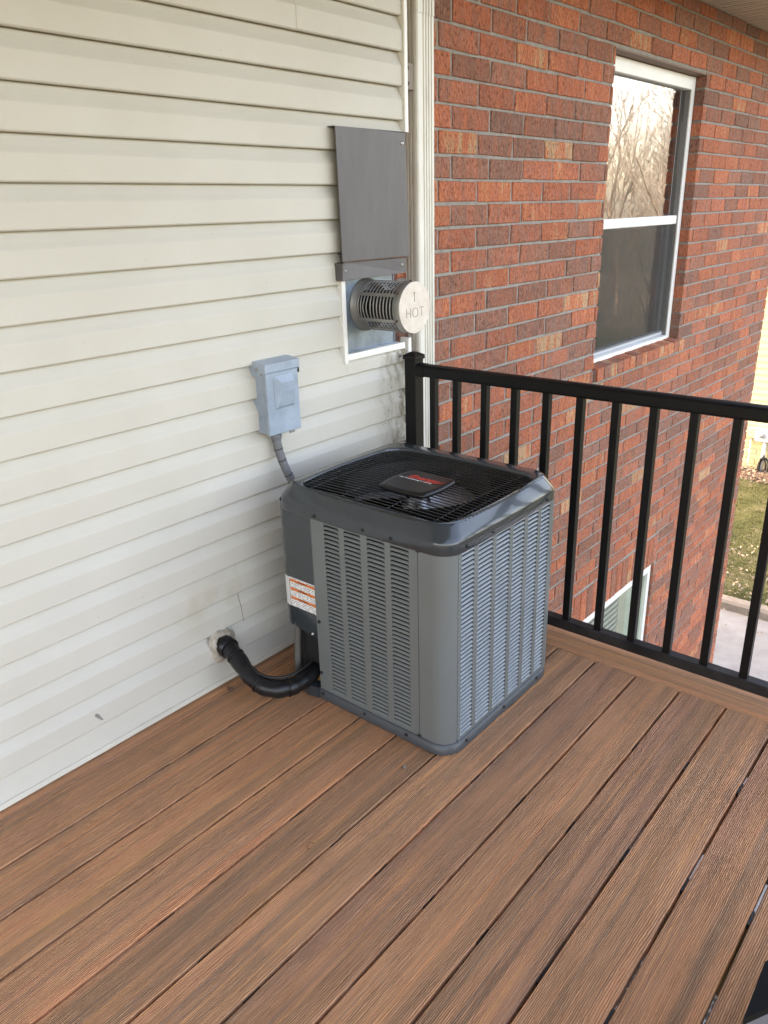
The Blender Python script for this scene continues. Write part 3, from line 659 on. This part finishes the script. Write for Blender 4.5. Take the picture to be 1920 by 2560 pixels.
o = lid.build('lid', DBOX, db); md = o.modifiers.new('s', 'SOLIDIFY'); md.thickness = .0015
em = MB(); a, b, c_, d_ = x0+.030, x1-.026, z0+.082, z1-.040
em.add([(a, yf-.001, d_), (b, yf-.001, d_), (b, yf-.001, c_), (a, yf-.001, c_), (a+.026, yf-.013, d_-.022), (b-.004, yf-.013, d_-.022), (b-.004, yf-.006, c_+.008), (a+.010, yf-.006, c_+.008), (a+.026, yf-.013, d_-.05), (b-.004, yf-.013, d_-.05)],
       [(0, 4, 5, 1), (4, 8, 9, 5), (8, 7, 6, 9), (0, 3, 7, 8, 4), (1, 5, 9, 6, 2), (3, 2, 6, 7)]); em.build('embossed_panel', DBOX, db)
MB().lathe((x0+.0025, -.046, z0+.052), (-1, 0, 0), [(0, .013), (.0012, .013), (.0012, .011), (.0004, .011), (.0004, .007), (.0014, .0065), (.0014, .0001)], 16).build('knockout', DBOX, db)
screw(db, (x0-.004, -.045, z1-.016), (-1, 0, 0), .0035, STEEL); screw(db, (x0-.004, -.065, z1-.030), (-1, 0, 0), .003, STEEL)
MB().box(x1-.052, x1-.03, yf-.001, yf+.006, z0-.007, z0+.0005, .001).build('hasp', STEEL, db)
MB().box(x1+.004, x1+.007, yf+.001, yf+.008, z1-.044, z1-.008).build('latch', PLB, db)
MB().lathe((-.585, -.052, z0+.004), (0, 0, -1), [(0, .0135), (.008, .0135), (.008, .0185), (.02, .0185), (.022, .016), (.03, .016), (.03, .014)], 14, False).build('conduit_fitting', COND, db)
cw = thing('conduit_whip', 'grey flexible conduit curving down behind the air conditioner', 'conduit', (-.6, -.05, .6))
def bez(P, n): 
    out = []
    for i in range(len(P)-1):
        p0 = Vector(P[max(i-1, 0)]); p1 = Vector(P[i]); p2 = Vector(P[i+1]); p3 = Vector(P[min(i+2, len(P)-1)])
        for k in range(n):
            t = k/n; out.append(.5*((2*p1)+(-p0+p2)*t+(2*p0-5*p1+4*p2-p3)*t*t+(-p0+3*p1-3*p2+p3)*t**3))
    out.append(Vector(P[-1])); return out
pts = bez([(-.585, -.052, .782), (-.580, -.056, .74), (-.566, -.066, .68), (-.548, -.083, .62), (-.535, -.11, .54), (-.54, -.16, .42), (-.56, -.2, .3)], 7)
MB().tube(pts, [.0145+.0005*math.sin(i*2.4) for i in range(len(pts))], 12).build('conduit', COND, cw)
for i in (5, 10, 16, 19): 
    p, q = pts[i], pts[i+1]; MB().tube([p, p+(q-p).normalized()*.003], .0152, 12).build('tie', PLB, cw)

# ------------------------------------------------------------------ air conditioner
ac = thing('air_conditioner', 'large grey louvred air conditioning condenser standing on the deck', 'air conditioner', (-.45, -.555, 0))
X0, X1, Y0, Y1, ZB, ZT = -.737, -.153, -.845, -.195, .034, .652
RC = .062
# base pan
bp_ = MB(); L = rrect(X0-.006, X1+.006, Y0-.006, Y1+.006, RC+.004)
sheet_loops(bp_, [[(x, y, .004) for x, y in L], [(x, y, .036) for x, y in L], [(-.445+(x+.445)*.985, -.52+(y+.52)*.985, .0375) for x, y in L]], True)
bp_.add([(x, y, .0375) for x, y in [(-.445+(x+.445)*.985, -.52+(y+.52)*.985) for x, y in L]], [tuple(range(len(L)))]); bp_.build('base_pan', ACB, ac)
# dark coil behind the louvres
co = MB(); L = rrect(X0+.022, X1-.022, Y0+.022, Y1-.022, RC-.015)
sheet_loops(co, [[(x, y, .04) for x, y in L], [(x, y, .66) for x, y in L]], False); co.build('coil', COIL, ac)
# louvre geometry: fins lean inwards towards the top
PIT = .01365; NL = 43
def fin(wd):
    mb = MB(); th = .0009
    pr = [(0, 0), (0, .0010), (.0006, .0026), (.0022, .0048), (.0046, .0064), (.0056, .0060), (.0030, .0040), (.0016, .0022), (.0011, .0008), (.0011, 0)]
    m = len(pr); V = [(0, p, q) for p, q in pr]+[(wd, p, q) for p, q in pr]
    mb.add(V, [(k, (k+1) % m, m+(k+1) % m, m+k) for k in range(m)]+[tuple(range(m))[::-1], tuple(range(m, 2*m))])
    # rolled right end where the sheet flows back to the face
    return mb
colL = [(-.397, -.458), (-.477, -.541), (-.564, -.629), (-.649, -.714)]
colR = [(-.692, -.619), (-.600, -.527), (-.509, -.437), (-.419, -.356), (-.336, -.277), (-.259, -.206)]
ZS0 = .047
ZS1 = ZS0+NL*PIT+.001
def sheet(mb, cols, a0, a1, z0, z1, face, t=.0012):
    """flat sheet with slot columns; face(a, d, z) -> point, d = depth inwards"""
    def bx_(p, q, z_a, z_b):
        V = [face(a, dd, z) for z in (z_a, z_b) for dd in (0, t) for a in (p, q)]
        mb.add(V, [(0, 2, 3, 1), (4, 5, 7, 6), (0, 1, 5, 4), (2, 6, 7, 3), (0, 4, 6, 2), (1, 3, 7, 5)])
    edges = [a0]+[v for c in cols for v in c]+[a1]
    for i in range(0, len(edges), 2): bx_(edges[i], edges[i+1], z0, z1)
    for c in cols: bx_(c[0], c[1], z0, ZS0); bx_(c[0], c[1], ZS1-.002, z1)
    for c in cols:                                               # rounded slot shoulders
        for k in range(NL):
            zt = ZS0+(k+1)*PIT-.0004; s_ = 1 if c[1] > c[0] else -1
            for e_, d_ in ((c[0], s_), (c[1], -s_)):
                q = .0045; V = [face(e_, .0003, zt), face(e_+d_*q*1.5, .0003, zt), face(e_+d_*q*.5, .0003, zt-q*.35), face(e_, .0003, zt-q)]
                mb.add(V, [(0, 1, 2, 3)])
lp = MB(); sheet(lp, colL, -.347, -.7425, ZB, ZT, lambda a, dd, z: (X0+dd, a, z))
LP = lp.build('louvred_panel', ACG, ac)
MB().box(X0-.001, X0+.012, -.347, -.3445, ZB, ZT-.02).build('panel_edge', ACG, ac)
rp = MB(); sheet(rp, colR, X0+.047, -.196, ZB, ZT, lambda a, dd, z: (a, Y0+dd, z))
crv = [(X0, -.7445)]+[(x, y) for x, y in arc(X0+.058, Y0+.058, .058, 180, 270, 10)]+[(X0+.047+.012, Y0)]
crv = [(x, y) for x, y in crv if x <= X0+.0585]
m_ = len(crv); rp.add([(x, y, z) for z in (ZB, ZT) for x, y in crv], [(i, i+1, m_+i+1, m_+i) for i in range(m_-1)], True)
c2 = [(-.196, Y0)]+arc(X1-.036, Y0+.036, .036, 270, 360, 6); m_ = len(c2)
rp.add([(x, y, z) for z in (ZB, ZT) for x, y in c2], [(i, i+1, m_+i+1, m_+i) for i in range(m_-1)], True)
RP = rp.build('wrap_panel', ACG, ac)
o0 = origin(ac)
def col_fins(panel, c, side, joined=None):
    wd = abs(c[1]-c[0])+.0008; mb = fin(wd)
    if side == 'L': mb.v = [(p, -x, q) for x, p, q in mb.v]
    me = mb.build('louvre', ACF if side == 'R' else ACG, None, mesh_only=True) if joined is None else None
    for k in range(NL):
        z = ZS0+k*PIT
        loc = (X0+.0002, c[0]+.0004, z) if side == 'L' else (c[0]-.0004, Y0+.0002, z)
        if joined is None: inst('louvre', me, panel, Vector(loc)-o0)
        else: joined.add([(x+loc[0], y+loc[1], q+loc[2]) for x, y, q in mb.v], mb.f)
for c in colL: col_fins(LP, c, 'L')
for c in colR[:2]: col_fins(RP, c, 'R')
jn = MB()
for c in colR[2:]: col_fins(RP, c, 'R', jn)
o = jn.build('louvre_rows', ACF, RP); o['kind'] = 'stuff'
bk = MB(); bk.add([(X1, Y0+.036, ZB), (X1, Y1-.05, ZB), (X1, Y1-.05, ZT), (X1, Y0+.036, ZT)], [(0, 1, 2, 3)])
c3 = arc(X1-.05, Y1-.05, .05, 0, 90, 6)+[(-.60, Y1)]; m_ = len(c3)
bk.add([(x, y, z) for z in (ZB, ZT) for x, y in c3], [(i, i+1, m_+i+1, m_+i) for i in range(m_-1)], True); bk.build('rear_panel', ACG, ac)
MB().box(X0+.001, X0+.0022, -.7446, -.7424, ZB, ZT).build('panel_seam', INK, ac)
# service panel: dark sheet with a rounded rear corner, lower edge cut short
sv = [(X0+.004, -.3443)]+[(x, y) for x, y in arc(X0+.004+.045, Y1+.012-.045, .045, 180, 90, 8)]+[(-.60, Y1+.012)]
zlow = [.213]+[.230]*2+[.238]*20
m_ = len(sv); s_ = MB(); s_.add([(x, y, zlow[i]) for i, (x, y) in enumerate(sv)]+[(x, y, ZT) for x, y in sv], [(i, i+1, m_+i+1, m_+i) for i in range(m_-1)], True)
s_.add([(X0+.004, -.3443, .213), (X0+.004, -.23, .238), (X0+.03, -.23, .21), (X0+.03, -.3443, .185)], [(0, 1, 2, 3)]); s_.build('service_panel', ACD, ac)
MB().box(X0+.030, X0+.034, -.3443, -.215, .04, .23).box(X0+.0342, -.6, -.219, -.215, .04, .235).build('valve_recess', mat('recess_black', (.012, .014, .015), .6), ac)
pl = MB(); Lr = [(X0+.03, -.3443), (X0-.012, -.3443), (X0-.018, -.310), (X0-.014, -.268), (X0+.004, -.250), (X0+.03, -.248)]; m_ = len(Lr)
pl.add([(x, y, z) for z in (.006, .044) for x, y in Lr], [(i, (i+1) % m_, m_+(i+1) % m_, m_+i) for i in range(m_)]+[tuple(range(m_))]); pl.build('valve_tray', ACD, ac)
MB().box(X0+.0275, X0+.0295, -.338, -.265, .095, .185).build('rating_plate', mat('rating_plate', (.30, .30, .31), .5), ac)
MB().box(X0+.0265, X0+.0274, -.335, -.270, .102, .142).build('rating_print', INK, ac)
MB().tube([(X0+.02, -.345, .058), (X0+.012, -.315, .052), (X0+.010, -.300, .052)], .004, 8).build('valve_stem', INK, ac)
MB().lathe((X0+.014, -.33, .06), (0, 0, 1), [(-.002, .009), (.016, .009), (.016, .006), (.022, .006), (.022, .0001)], 6, False).build('brass_cap', BRASS, ac)
MB().lathe((X0+.011, -.312, .052), (0, 1, 0), [(0, .006), (.006, .006), (.006, .0001)], 6, False).build('brass_nut', BRASS, ac)
MB().tube(bez([(X0+.016, -.240, .25), (X0+.010, -.238, .17), (X0+.002, -.240, .10), (X0-.004, -.246, .05)], 5), .0115, 10).build('drain_conduit', mat('tan_conduit', (.09, .082, .07), .6), ac)
# warning label wrapped on the service panel
lx = X0+.0034
la = MB(); la.add([(lx, -.3415, .405), (lx, -.3415, .300), (lx, -.279, .326), (lx, -.279, .428)], [(0, 1, 2, 3)])
la.v = [(lx, -.3425, .402), (lx, -.3425, .300), (lx, -.2285, .300), (lx, -.2285, .402)]
LB = la.build('warning_label', LAB, ac)
la = MB(); la.v = []; A_ = [(x-.0006*math.cos(0), y+.0004) for x, y in arc(X0+.049, Y1+.012-.045, .0456, 180, 130, 5)]; m_ = len(A_)
la.add([(x, y, z) for z in (.300, .402) for x, y in A_], [(i, i+1, m_+i+1, m_+i) for i in range(m_-1)], True); la.build('label_wrap', WHT, LB)
for i, z in enumerate((.392, .362, .331)):
    MB().add([(lx-.0004, -.3405, z-.0042), (lx-.0004, -.3405, z+.0042), (lx-.0004, -.2305, z+.0042), (lx-.0004, -.2305, z-.0042)], [(0, 1, 2, 3)]).build('label_bar', ORG, LB)
    text('label_word', '\u25B2 WARNING' if False else 'WARNING', .0085, INK, LB, Matrix.Translation((lx-.0007, -.286, z)) @ Matrix.Rotation(R(-90), 4, 'Z') @ Matrix.Rotation(R(90), 4, 'X'), .0001)
# top cover: rounded skirt, chamfer, flat ring and inner lip
cv = MB(); cxx, cyy = -.445, -.520
def ring(half, rr_, z, bulge=0.): return [(x, y, z) for x, y in rrect(cxx-half, cxx+half, cyy-half-.0335, cyy+half+.0335, rr_, 8, bulge, 8)]
def oring(e_, z): return [(x, y, z) for x, y in rrect(-.715-e_, -.233+e_, -.822-e_, -.262+e_, .062+e_, 8, .010, 8)]
HC = .2945
prof = [(HC+.001, .062, ZT-.022, .004), (HC+.003, .064, ZT-.018, .004), (HC+.003, .064, ZT+.010, .004), (HC+.001, .063, ZT+.0155, .004), (HC-.005, .060, ZT+.025, .004), (HC-.013, .057, ZT+.037, .004), (HC-.021, .054, ZT+.049, .004), (HC-.025, .052, ZT+.0545, .004), (HC-.031, .050, ZT+.0585, .005)]
sheet_loops(cv, [ring(h, r_, z, b) for h, r_, z, b in prof]+[oring(.004, ZT+.0605), oring(.0015, ZT+.0600), oring(0, ZT+.0585), oring(-.001, ZT+.045)], True); TC = cv.build('top_cover', ACD, ac)
# grille wires along Y, crossbars along X
ocx, ocy, oa, ob_ = -.474, -.542, .241, .280
def half_len(q, A_, B_):   # half length of a wire lying at offset q in an opening of half widths A_ x B_
    q = abs(q)
    if q >= A_: return B_-.05
    bl = .010*(1-(q/A_)**2)
    return (B_-.06+math.sqrt(max(.06**2-(q-(A_-.06))**2, 0)) if q > A_-.06 else B_)+bl
gz = ZT+.0575
nw = 28
for i in range(nw):
    x = -oa+.010+(2*oa-.020)*i/(nw-1); hl = half_len(x, oa, ob_)
    sag = lambda t: gz+.006*(1-t*t)-.006*(x/oa)**2-(.006 if abs(t) > .97 else 0)
    MB().tube([(ocx+x, ocy+hl*t, sag(t)) for t in (-1, -.97, -.8, -.4, 0, .4, .8, .97, 1)], .0019, 5, False).build('grille_wire', WIRE, ac)
for y in (-.262, -.225, -.07, .10, .225, .262):
    hl = half_len(y, ob_, oa)
    MB().tube([(ocx+hl*t, ocy+y, gz-.003+.006*(1-t*t)-.006*(y/ob_)**2) for t in (-1, -.6, -.2, .2, .6, 1)], .0022, 5, False).build('grille_crossbar', WIRE, ac)
Lw = oring(-.0015, gz-.006); MB().tube(Lw+[Lw[0]], .0022, 5, False).build('grille_rim', WIRE, ac)
# motor, hub, blades
fz = ZT-.045
MB().lathe((cxx, cyy, fz-.09), (0, 0, 1), [(0, .0001), (0, .06), (.08, .06), (.09, .045), (.09, .0001)], 24).build('fan_motor', PLB, ac)
MB().lathe((cxx, cyy, fz), (0, 0, 1), [(0, .0001), (0, .05), (.012, .05), (.014, .03), (.03, .03), (.03, .0001)], 24).build('fan_hub', FANM, ac)
for k, a0 in enumerate((195, 315, 75)):
    b_ = MB(); V = []
    for i in range(8):
        rr_ = .045+.160*i/7
        for j in range(7):
            t = j/6-.5; aa = R(a0+t*(62+8*i/7)+rr_*60); V.append((cxx+rr_*math.cos(aa), cyy+rr_*math.sin(aa), fz+.004+t*.055*(1-.3*i/7)-.012*t*t))
    b_.add(V, [(i*7+j, i*7+j+1, (i+1)*7+j+1, (i+1)*7+j) for i in range(7) for j in range(6)], True); b_.build('fan_blade', FANM, ac)
sh = MB(); N_ = 40; sh.lathe((cxx, cyy, ZT-.08), (0, 0, 1), [(0, .212), (.09, .212), (.118, .222)], N_); sh.build('fan_shroud', COIL, ac)
MB().box(cxx-.26, cxx+.26, cyy-.29, cyy+.29, .30, .302).build('compressor_deck', COIL, ac)
MB().lathe((cxx-.06, cyy+.02, .04), (0, 0, 1), [(0, .09), (.22, .09), (.25, .06), (.262, .0001)], 20).build('compressor', PLB, ac)
# badge plate
bd = MB(); bxc, byc = -.530, -.585
def bring(ha, hb, z, dx=0., dy=0.): return [(bxc+x+dx, byc+y+dy, z) for x, y in rrect(-ha, ha, -hb, hb, .018, 4, .006, 6)]
bz = gz+.012
sheet_loops(bd, [bring(.076, .080, bz-.006), bring(.082, .086, bz), bring(.081, .085, bz+.006), bring(.077, .081, bz+.0095), bring(.070, .074, bz+.0105)], True)
T_ = bring(.070, .074, bz+.0105); bd.add(T_, [tuple(range(len(T_)))])
BD = bd.build('badge', PLB, ac)
Mt = Matrix.Translation((bxc+.028, byc+.002, bz+.0108)) @ Matrix.Rotation(R(-90), 4, 'Z')
text('badge_logo', 'Energy', .036, RED, BD, Mt, .0003, .35, .0012)
text('badge_subtitle', 'Air Conditioning & Heating', .0105, WHT, BD, Matrix.Translation((bxc+.008, byc+.012, bz+.0109)) @ Matrix.Rotation(R(-90), 4, 'Z'), .0002)
sq = MB(); sq.add([(bxc+.022, byc-.052, bz+.0115), (bxc+.034, byc-.082, bz+.0115), (bxc+.018, byc-.066, bz+.0115), (bxc-.002, byc-.034, bz+.0115), (bxc+.010, byc-.050, bz+.0115)], [(0, 1, 2), (0, 2, 4), (4, 2, 3)]); sq.build('badge_flash', RED, BD)
# screws
for a in (-.37, -.56, -.66): screw(ac, (X0-.0085, a, ZT-.006 if a < -.4 else ZT-.010), (-1, 0, 0), .0042)
for a in (-.36, -.535, -.70): screw(ac, (X0-.0075, a, .026), (-1, 0, 0), .0042)
screw(ac, (X0-.002, -.356, .285), (-1, 0, 0), .0045); screw(ac, (X0-.002, -.352, .10), (-1, 0, 0), .004)
screw(ac, (X0+.003, -.335, .232), (-1, 0, 0), .0042); screw(ac, (X0+.003, -.318, .226), (-1, 0, 0), .0035, ALU)
for a in (-.665, -.545, -.24): screw(ac, (a, Y0-.0085, ZT-.006), (0, -1, 0), .0042)
for a in (-.655, -.45, -.25): screw(ac, (a, Y0-.0075, .026), (0, -1, 0), .0042)
for p in ((X0+.002, -.7435, ZT-.024), (X0+.0, -.7435, ZB+.006)): MB().box(p[0]-.003, p[0]+.002, p[1]-.006, p[1]+.006, p[2]-.004, p[2]+.004).build('seam_clip', INK, ac)

# ------------------------------------------------------------------ refrigerant line set
lsz = thing('line_set', 'thick black insulated pipe bending from the siding to the air conditioner', 'pipe', (-.87, -.1, .1))
P = bez([(-.870, .0, .150), (-.872, -.055, .148), (-.876, -.105, .128), (-.884, -.160, .100), (-.884, -.222, .078), (-.864, -.268, .070), (-.828, -.296, .069), (-.785, -.307, .073), (-.715, -.305, .080)], 7)
MB().tube(P, [.0280+.0012*math.sin(i*.9)-(.002 if i % 21 == 20 else 0) for i in range(len(P))], 16).build('insulation', FOAM, lsz)
rr_ = []
for i in (13, 27, 41):
    p, q = P[i], P[i+1]; d_ = (q-p).normalized(); MB().tube([p-d_*.002, p+d_*.004], .0302, 16).build('tape_band', PLB, lsz)
P2 = [(p+Vector((.010, .014, .031)) if i > 5 else p+Vector((.010, .002, .034))) for i, p in enumerate(P)]
MB().tube(P2[4:], .0048, 8).build('control_cable', CABLE, lsz)
P3 = [p+Vector((.024, .020, .004)) for p in P[12:50]]; MB().tube(P3, .010, 10).build('liquid_line', FOAM, lsz)
MB().tube([(-.868, -.012, .151), (-.872, -.070, .146)], .0340, 14).build('sleeve', FOAM, lsz)
pt = MB(); N_ = 22; V = []
for i, (rr_, h) in enumerate(((.052, .0), (.049, .008), (.042, .016), (.034, .017), (.024, .006))):
    for k in range(N_): q = 2*math.pi*k/N_; j_ = 1+.13*math.sin(3*q+1)+.06*random.uniform(-1, 1); V.append((-.872+math.cos(q)*rr_*j_, -.0245-h+random.uniform(-.0035, .0035), .149+math.sin(q)*rr_*j_*1.12))
pt.add(V, [(i*N_+k, i*N_+(k+1) % N_, (i+1)*N_+(k+1) % N_, (i+1)*N_+k) for i in range(4) for k in range(N_)], True)
tag(pt.build('duct_seal', PUTTY), 'lumpy off white putty ring around the black pipe where it enters the siding', 'putty')

# ------------------------------------------------------------------ railing
rl = thing('railing', 'black metal deck railing with square balusters', 'railing', (.0955, -.09, 0))
PX = .0955
MB().box(PX-.0255, PX+.0255, -.1155, -.0645, 0, .944, .0015).build('post', BLK, rl)
cp = MB(); a, b, c_, d_ = PX-.030, PX+.030, -.120, -.060
cp.box(a, b, c_, d_, .9445, .960, .001); cp.add([(a+.001, c_+.001, .960), (b-.001, c_+.001, .960), (b-.001, d_-.001, .960), (a+.001, d_-.001, .960), (PX-.01, -.1, .971), (PX+.01, -.1, .971), (PX+.01, -.08, .971), (PX-.01, -.08, .971)], [(0, 1, 5, 4), (1, 2, 6, 5), (2, 3, 7, 6), (3, 0, 4, 7), (4, 5, 6, 7)]); cp.build('post_cap', BLK, rl)
tr_ = [(PX-.020, .886), (PX+.020, .886), (PX+.022, .893), (PX+.0225, .920), (PX+.017, .927), (PX+.008, .9305), (PX-.008, .9305), (PX-.017, .927), (PX-.0225, .920), (PX-.022, .893)]
MB().extr(tr_, -3.3, -.145, 1, 'y').build('top_rail', BLK, rl)
MB().extr([(PX+(x-PX)*1.09, .908+(z-.908)*1.08) for x, z in tr_], -.150, -.1165, 1, 'y').build('rail_bracket', BLK, rl)
MB().extr([(PX-.018, .030), (PX+.018, .030), (PX+.020, .034), (PX+.020, .064), (PX+.017, .067), (PX-.017, .067), (PX-.020, .064), (PX-.020, .034)], -3.3, -.1165, 1, 'y').build('bottom_rail', BLKD, rl)
bm = MB().box(-.0125, .0125, -.0125, .0125, .0672, .8862, .0012).build('baluster', BLK, rl, local=True, mesh_only=True)
ys = [-.184, -.288]+[-.411-.1227*k for k in range(23)]
for y in ys: inst('baluster', bm, rl, (0, y+.09, 0))
for y in (-2.6,): MB().box(PX-.016, PX+.016, y-.02, y+.02, 0, .0298).build('support_block', BLK, rl)

# ------------------------------------------------------------------ neighbour's cream house
nh = thing('neighbour_house', 'pale cream clapboard house seen past the brick corner', 'house', (12.2, 3.5, GZ))
NX = 12.2
MB().box(NX+.012, NX+9, -1.4, 9, -2.60, 2.5).build('wall', YEL, nh)
for k in range(46):
    z = -2.585+k*.112
    MB().extr([(NX+.012, z), (NX-.012, z), (NX-.002, z+.1115), (NX+.012, z+.1115)], -1.4, 9, 1, 'y').build('clapboard', YEL, nh)
MB().box(NX-.004, NX+.3, -1.4, 9, -2.66, -2.587).build('base_trim', YEL, nh)
fb = MB().box(0, .02, 0, .292, 0, .088, .004).build('foundation_brick', YEB, nh, local=True, mesh_only=True)
MB().box(NX+.012, NX+.3, -1.4, 9, GZ-.1, -2.662).build('foundation', YEB, nh)
for rw in range(6):
    for k in range(14): inst('foundation_brick', fb, nh, (.0, -4.0+k*.3+(.15 if rw % 2 else 0), -.03+rw*.0945))
rf = MB(); rf.add([(NX-.5, -1.8, 2.4), (NX+9.5, -1.8, 2.4), (NX+9.5, 3.8, 5.0), (NX-.5, 3.8, 5.0), (NX-.5, 9.4, 2.4), (NX+9.5, 9.4, 2.4)], [(0, 1, 2, 3), (3, 2, 5, 4), (0, 3, 4), (1, 5, 2), (0, 4, 5, 1)]); rf.build('roof', ROOF, nh)
em_ = thing('electric_meter', 'white electric meter box with a round dial on the cream house', 'meter', (NX-.02, 1.5, -2.5))
MB().box(NX-.10, NX-.013, 1.36, 1.635, -2.51, -2.285, .006).build('box', PGR, em_)
MB().lathe((NX-.10, 1.53, -2.385), (-1, 0, 0), [(0, .052), (.02, .052), (.02, .045), (.035, .042), (.035, .0001)], 20).build('dial', mat('dial', (.5, .5, .48), .2), em_)
MB().tube([(NX-.05, 1.465, -2.512), (NX-.05, 1.463, -3.14)], .032, 12).build('riser_pipe', PGR, em_)
MB().box(NX-.07, NX-.013, 1.64, 1.78, -2.47, -2.30, .005).build('side_box', YEL, em_)
MB().tube([(NX-.04, 1.706, -2.47), (NX-.04, 1.70, -2.9), (NX-.04, 1.695, -3.08)], .012, 8).build('thin_pipe', PGR, em_)
MB().tube([(NX-.03, 1.80, -2.285), (NX-.03, 1.795, -2.52)], .008, 6).build('ground_rod', YEL, em_)
hs = thing('coiled_cable', 'black coiled cable hung low on the cream house wall', 'cable', (NX-.1, 1.44, -3.0))
for k in range(7):
    cyk, cz_ = 1.43+random.uniform(-.02, .02), -2.98+random.uniform(-.015, .015); ra, rb_ = random.uniform(.05, .10), random.uniform(.16, .20)
    MB().tube([(NX-.10+.03*math.sin(t+k), cyk+ra*math.cos(t), cz_+rb_*math.sin(t)) for t in [2*math.pi*i/20 for i in range(21)]], .009, 6, False).build('loop', CABLE, hs)
MB().tube([(NX-.08, 1.50, -2.84), (NX-.08, 1.44, -2.75), (NX-.08, 1.39, -2.84)], .009, 6).build('tie_loop', CABLE, hs)

# ------------------------------------------------------------------ bare trees across the yard (mirrored in the upper window)
def tree_mesh(seed, H):
    rnd = random.Random(seed); tr = MB(); tw = MB()
    def grow(p, d_, ln, rad, lv):
        n_ = 4; pts = [p]; rs = [rad]; q = p.copy(); dd = d_.copy()
        for i in range(n_):
            dd = (dd+Vector((rnd.gauss(0, .10), rnd.gauss(0, .10), rnd.gauss(.03, .05)))).normalized(); q = q+dd*ln/n_; pts.append(q.copy()); rs.append(rad*(1-.55*(i+1)/n_))
        (tr if lv < 2 else tw).tube(pts, rs, 6 if lv < 2 else 3, False, lv < 2)
        if lv >= 4: return
        for k in range((9, 7, 6, 5)[lv]):
            t = rnd.uniform(.25 if lv else .12, 1.); j = min(int(t*n_), n_-1); bp0 = pts[j].lerp(pts[j+1], t*n_-j)
            a = rnd.uniform(0, 2*math.pi); sp = rnd.uniform(.35, .75); o_ = dd.orthogonal().normalized(); o_.rotate(Matrix.Rotation(a, 3, dd))
            nd = (dd*math.cos(sp)+o_*math.sin(sp)+Vector((0, 0, .25))).normalized()
            grow(bp0, nd, ln*rnd.uniform(.45, .68), rad*.40, lv+1)
    grow(Vector((0, 0, 0)), Vector((0, 0, 1)), H*.42, H*.008, 0)
    return tr.build('trunk', BARK, None, mesh_only=True), tw.build('crown', TWIG, None, mesh_only=True)
tms = [tree_mesh(3, 13), tree_mesh(11, 11)]
LBT = ['bare brown tree, nearest the deck, mirrored in the window', 'bare tree farthest right across the yard', 'second bare tree in the row across the yard', 'wide bare tree in the middle of the row', 'bare tree behind the wide one', 'slim bare tree near the yard edge', 'bare tree at the far end of the row', 'low bare tree in front of the row', 'bare tree at the left end of the row']
for i, (x, y, s_, a) in enumerate([(19, -6.5, 1., 0), (24, -11.5, 1.1, 1), (22.5, -8.2, .9, 2), (27, -9, 1.2, 3), (31, -13.5, 1.2, 4), (20, -9.3, .75, 5), (36, -12, 1.3, .6), (17.5, -8.0, .6, 1.7), (28, -14.5, 1.1, 2.9)]):
    t = thing('bare_tree', LBT[i], 'tree', (x, y, GZ-.05), a, 'bare trees across the yard'); t.scale = (s_,)*3
    for nm, me in zip(('trunk', 'crown'), tms[i % 2]): inst(nm, me, t, (0, 0, 0))
bs = scatter('shrub_band', 26000, (24, 46), (-26, -4), GZ+.3, (.2, .6), TWIG, 'tangled tan undergrowth below the bare trees', 'undergrowth', True)

# ------------------------------------------------------------------ dark furniture corner at the lower right
fb_ = thing('storage_box', 'black topped box whose corner enters at the lower right', 'box', (-1.25, -1.95, 0))
A_, B_, v_ = Vector((-1.262, -1.772)), Vector((-1.369, -1.774)), Vector((.037, -.021)).normalized()
wv2 = v_*.42; Q = [A_, B_, B_+wv2, A_+wv2]
t_ = MB(); t_.add([(q.x, q.y, z) for z in (.437, .45) for q in Q], [(0, 1, 2, 3), (4, 7, 6, 5), (0, 4, 5, 1), (1, 5, 6, 2), (2, 6, 7, 3), (3, 7, 4, 0)]); t_.build('lid', CHAR, fb_)
cc = sum(Q, Vector((0, 0)))/4; Q2 = [cc+(q-cc)*.985 for q in Q]
t_ = MB(); t_.add([(q.x, q.y, z) for z in (.001, .4365) for q in Q2], [(0, 1, 2, 3), (4, 7, 6, 5), (0, 4, 5, 1), (1, 5, 6, 2), (2, 6, 7, 3), (3, 7, 4, 0)]); t_.build('body', CHG, fb_)
# loose screw and curled leaf stem
sc = MB().tube([(-.842, -.770, .003), (-.836, -.764, .003)], .0028, 6).tube([(-.836, -.764, .003), (-.834, -.762, .003)], .0045, 6); tag(sc.build('loose_screw', STEEL), 'small grey screw lying on the deck board in front of the air conditioner', 'screw')
lf = MB().tube([(-1.209+.011*math.cos(t), -0.765+.009*math.sin(t), .003+.002*math.sin(t*2)) for t in [i*.45 for i in range(9)]], .0008, 5); tag(lf.build('leaf_stem', RUSTE), 'thin curled dry leaf stem lying on the deck boards', 'leaf stem')
lf = MB(); lf.add([(-.905, -.075, .004), (-.895, -.060, .012), (-.880, -.072, .005), (-.888, -.088, .010), (-.9, -.09, .003)], [(0, 1, 2), (0, 2, 3), (0, 3, 4)]); tag(lf.build('dead_leaf', LINT), 'dark curled dead leaf on the deck against the siding below the pipe', 'leaf')
